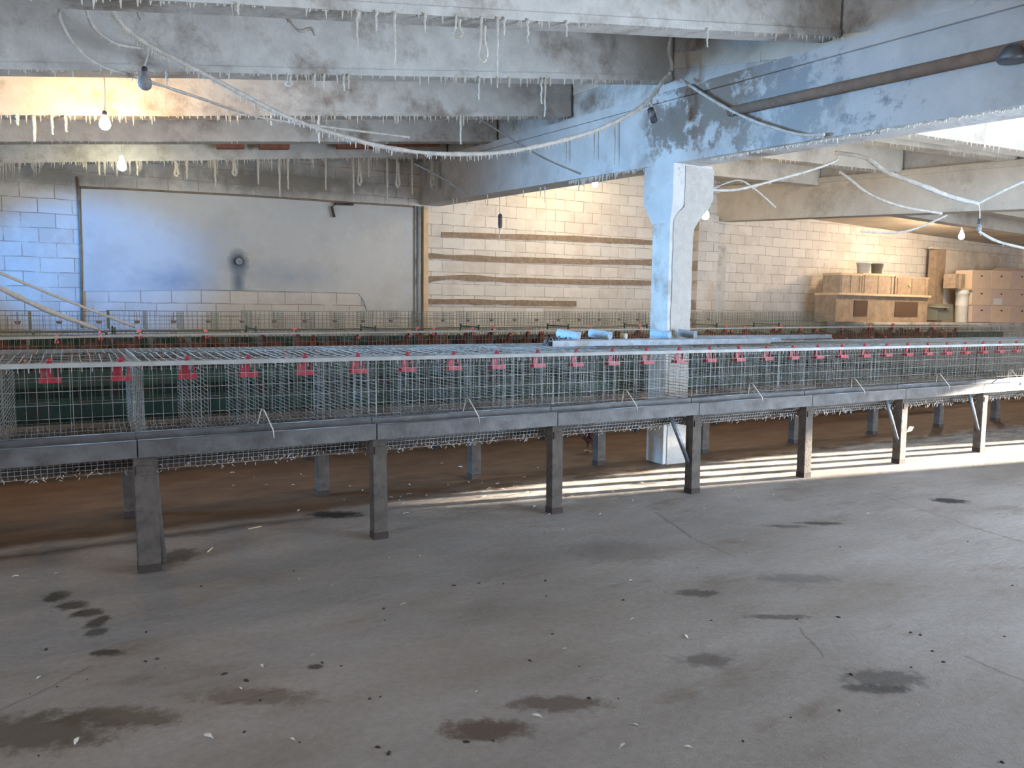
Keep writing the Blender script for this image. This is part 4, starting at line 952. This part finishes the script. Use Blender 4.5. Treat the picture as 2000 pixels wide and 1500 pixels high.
# cardboard boxes
def cardbox(x0, x1, y0, y1, label, mat='card', off=.15, paper=False, flaps=False):
    P0 = onledge(x0, y1, off); P1 = onledge(x1, y1, off); L = (P1-P0).dot(dl); zt = onledge((x0+x1)/2, y0, off).z; P0.z = onledge((x0+x1)/2, y1, off).z; hh = zt-P0.z
    root = empty('cardboard_box', P0, LROT, label, 'box', 'stacked cardboard boxes')
    mb = MB(); mb.box((.003, 0, .002), (L-.003, .42, hh-.002)); mb.build('carton', mat, root, bevel=.004)
    mb = MB(); mb.lathe([(.001, 0), (.028, .0), (.028, .004), (.001, .004)], (0, 0, 0), 12, (0, -1, 0)); mb.v = [(x*1.6+L*.5, y-.001, z*.7+hh*.7) for x, y, z in mb.v]; tag(mb.build('hand_hole', 'hole', root), 'dark hand hole')
    mb = MB(); mb.box((L*.0+.01, -.002, hh*.95), (L-.01, .0, hh-.012)); mb.build('lid_edge', mat, root)
    if paper: mb = MB(); mb.box((L*.12, -.006, hh*.05), (L*.55, -.002, hh*.42)); tag(mb.build('paper_label', 'paper', root), 'blank white paper label')
    if flaps:
        for a_, b_ in ((.0, .06), (.36, .05)):
            mb = MB(); mb.hexa([(0, a_, hh), (L, a_, hh), (L, a_+.006, hh), (0, a_+.006, hh), (0, a_-.10 if a_ == 0 else a_+.1, hh+b_), (L, a_-.10 if a_ == 0 else a_+.1, hh+b_), (L, a_-.09 if a_ == 0 else a_+.11, hh+b_), (0, a_-.09 if a_ == 0 else a_+.11, hh+b_)]); mb.build('flap', mat, root)
    return root
bz = onledge(1950, 632).z
cols = [(1897, 1934), (1935, 1973), (1974, 2014)]
ys = [(528, 564), (564, 596), (596, 629)]
nmc = ['left', 'middle', 'right']; nmr = ['top', 'middle', 'bottom']
for ci, (x0, x1) in enumerate(cols):
    for ri, (y0, y1) in enumerate(ys):
        cardbox(x0, x1, y0+ci*.8, y1+ci*.8, 'tan cardboard box, %s box of the %s stack' % (nmr[ri], nmc[ci]) + (', with a white paper' if (ci, ri) == (1, 1) else ''), 'card' if (ci+ri) % 3 != 2 and ci < 2 else 'card2', paper=(ci, ri) == (1, 1), flaps=(ri == 0 and ci > 0))
# white cylinder barrel with board, box and small carton
p = onledge(1876, 628, .3); zt = onledge(1876, 566, .3).z; root = empty('barrel', Vector((p.x, p.y, PZ)), 0, 'pale cylindrical drum left of the cardboard boxes', 'barrel')
mb = MB(); H_ = zt-PZ; mb.lathe([(.13, 0), (.14, .02), (.14, H_*.5), (.15, H_*.52), (.14, H_*.54), (.14, H_*.85), (.155, H_*.86), (.155, H_), (.03, H_+.005)], (0, 0, 0), 22); mb.build('drum', 'white', root)
mb = MB(); mb.box((-.22, -.16, H_+.002), (.2, .16, H_+.03)); mb.build('lid_board', 'palewood', root)
p = onledge(1874, 564, .2); root = empty('wooden_box', Vector((p.x, p.y, zt+.03)), LROT, 'open slatted brown box standing on the pale drum', 'box'); hh = onledge(1874, 535, .2).z-zt-.03
mb = MB(); mb.box((-.2, 0, 0), (.2, .3, hh)); mb.build('body', 'crate', root); mb = MB(); mb.box((-.04, -.008, 0), (.05, 0, hh)); mb.build('batten', 'palewood', root)
root = cardbox(1830, 1860, 594, 626, 'small open grey brown carton left of the drum', 'grey', off=.12); del root['group']; root['label'] = 'small open grey carton with pale lid left of the drum'
mb = MB(); mb.hexa([(-.06, -.08, .31), (.36, -.08, .31), (.33, .2, .33), (-.02, .2, .33), (-.06, -.08, .32), (.36, -.08, .32), (.33, .2, .34), (-.02, .2, .34)]); tag(mb.build('lid', 'palewood', root), 'pale lid')

# ------------------------------------------------------------------ litter on the floor
def scrap(kind):
    mb = MB()
    if kind == 'feather':
        n = 7; vs_ = []
        for i in range(n):
            t = i/(n-1); w_ = .008*math.sin(PI*min(1, t*1.1+.05)); z = .003+.006*math.sin(PI*t)
            vs_ += [(t*.05-.025, -w_, z), (t*.05-.025, w_, z+.002), (t*.05-.025, w_, z+.0005), (t*.05-.025, -w_, z-.002)]
        mb.add(vs_, [(i*4+j, i*4+(j+1) % 4, (i+1)*4+(j+1) % 4, (i+1)*4+j) for i in range(n-1) for j in range(4)]+[(0, 1, 2, 3), ((n-1)*4+3, (n-1)*4+2, (n-1)*4+1, (n-1)*4)])
    else:
        n = 7; vs_ = [(.018*(1+.4*random.random())*math.cos(2*PI*i/n), .012*(1+.4*random.random())*math.sin(2*PI*i/n), 0) for i in range(n)]
        vs_ += [(x*.55, y*.55, .009) for x, y, z in vs_]+[(0, 0, .012)]
        mb.add(vs_, [(i, (i+1) % n, n+(i+1) % n, n+i) for i in range(n)]+[(n+i, n+(i+1) % n, 2*n) for i in range(n)]+[tuple(range(n))[::-1]], True)
    return mb
f0 = scrap('feather').build('feather', 'feather'); d0 = scrap('dropping').build('dropping', 'dropping')
fp = [(1235, 1210, 1.3), (1340, 1244, 1.5), (788, 1180, 1.2), (30, 1126, 1.2), (408, 1440, 1.8), (572, 1445, 1), (1050, 1400, 1.6), (1215, 1458, 1.4), (1240, 1416, .9), (1102, 1268, 1), (75, 1325, 1.3), (512, 1302, 1.3), (648, 1144, .8), (820, 1086, .9), (585, 1131, .7), (150, 1448, 1.6), (930, 1352, .8), (1232, 1134, .9), (1450, 1056, .9), (1695, 1003, .9), (1375, 994, .9), (1100, 1034, .8), (918, 1032, .7), (760, 1090, .7), (1880, 1240, .8), (110, 1120, .8), (610, 1280, .7), (470, 1345, .9), (1345, 1460, 1.1), (300, 1115, .7)]
for k, (x, y, sc) in enumerate(fp):
    o = f0 if k == 0 else f0.copy()
    if k: C.objects.link(o)
    o.location = atz(x, y, 0); o.rotation_euler = (0, 0, random.uniform(0, 6)); sc *= .6; o.scale = (sc, sc, sc); tag(o, 'small white feather scrap lying on the open concrete floor', 'feather', 'white feather scraps on the floor')
random.seed(5)
fx = [(x, y) for x, y in [(random.gauss(900, 260), random.gauss(955, 22)) for _ in range(60)] if y > 905 and y < 1010 and x > 420]
for k, (x, y) in enumerate(fx):
    o = f0.copy(); C.objects.link(o); o.location = atz(x, y, 0); sc = random.uniform(.5, 1.1); o.scale = (sc, sc, sc); o.rotation_euler = (0, 0, random.uniform(0, 6)); tag(o, 'small white feather scrap in the litter under the near cages', 'feather', 'white feather scraps under the cages')
for k in range(70):
    x = random.uniform(0, 2000); y = random.uniform(1000, 1490)
    if y < 1130-.145*x+60: continue
    o = d0 if 'category' not in d0 else d0.copy()
    if o is not d0: C.objects.link(o)
    sc = random.uniform(.2, .65); o.location = atz(x, y, 0); o.scale = (sc*random.uniform(.8, 1.6), sc, sc); o.rotation_euler = (0, 0, random.uniform(0, 6)); tag(o, 'small dark dropping on the open concrete floor', 'dropping', 'dark droppings on the floor')
for k, (a_, b_, lb) in enumerate([((485, 1033), (511, 1028), 'pale straw lying flat near the dark wet line on the floor'), ((405, 1078), (415, 1069), 'short pale straw piece right of the leftmost leg'), ((1305, 938), (1330, 936), 'dark twig in the sunlit litter left of the braced leg')]):
    A = atz(*a_, .006); B = atz(*b_, .006); mb = MB(); mb.tube([A, B], .005, 6); tag(mb.build('straw' if k < 2 else 'twig', 'straw' if k < 2 else 'postdark', origin=A), lb, 'straw' if k < 2 else 'twig')
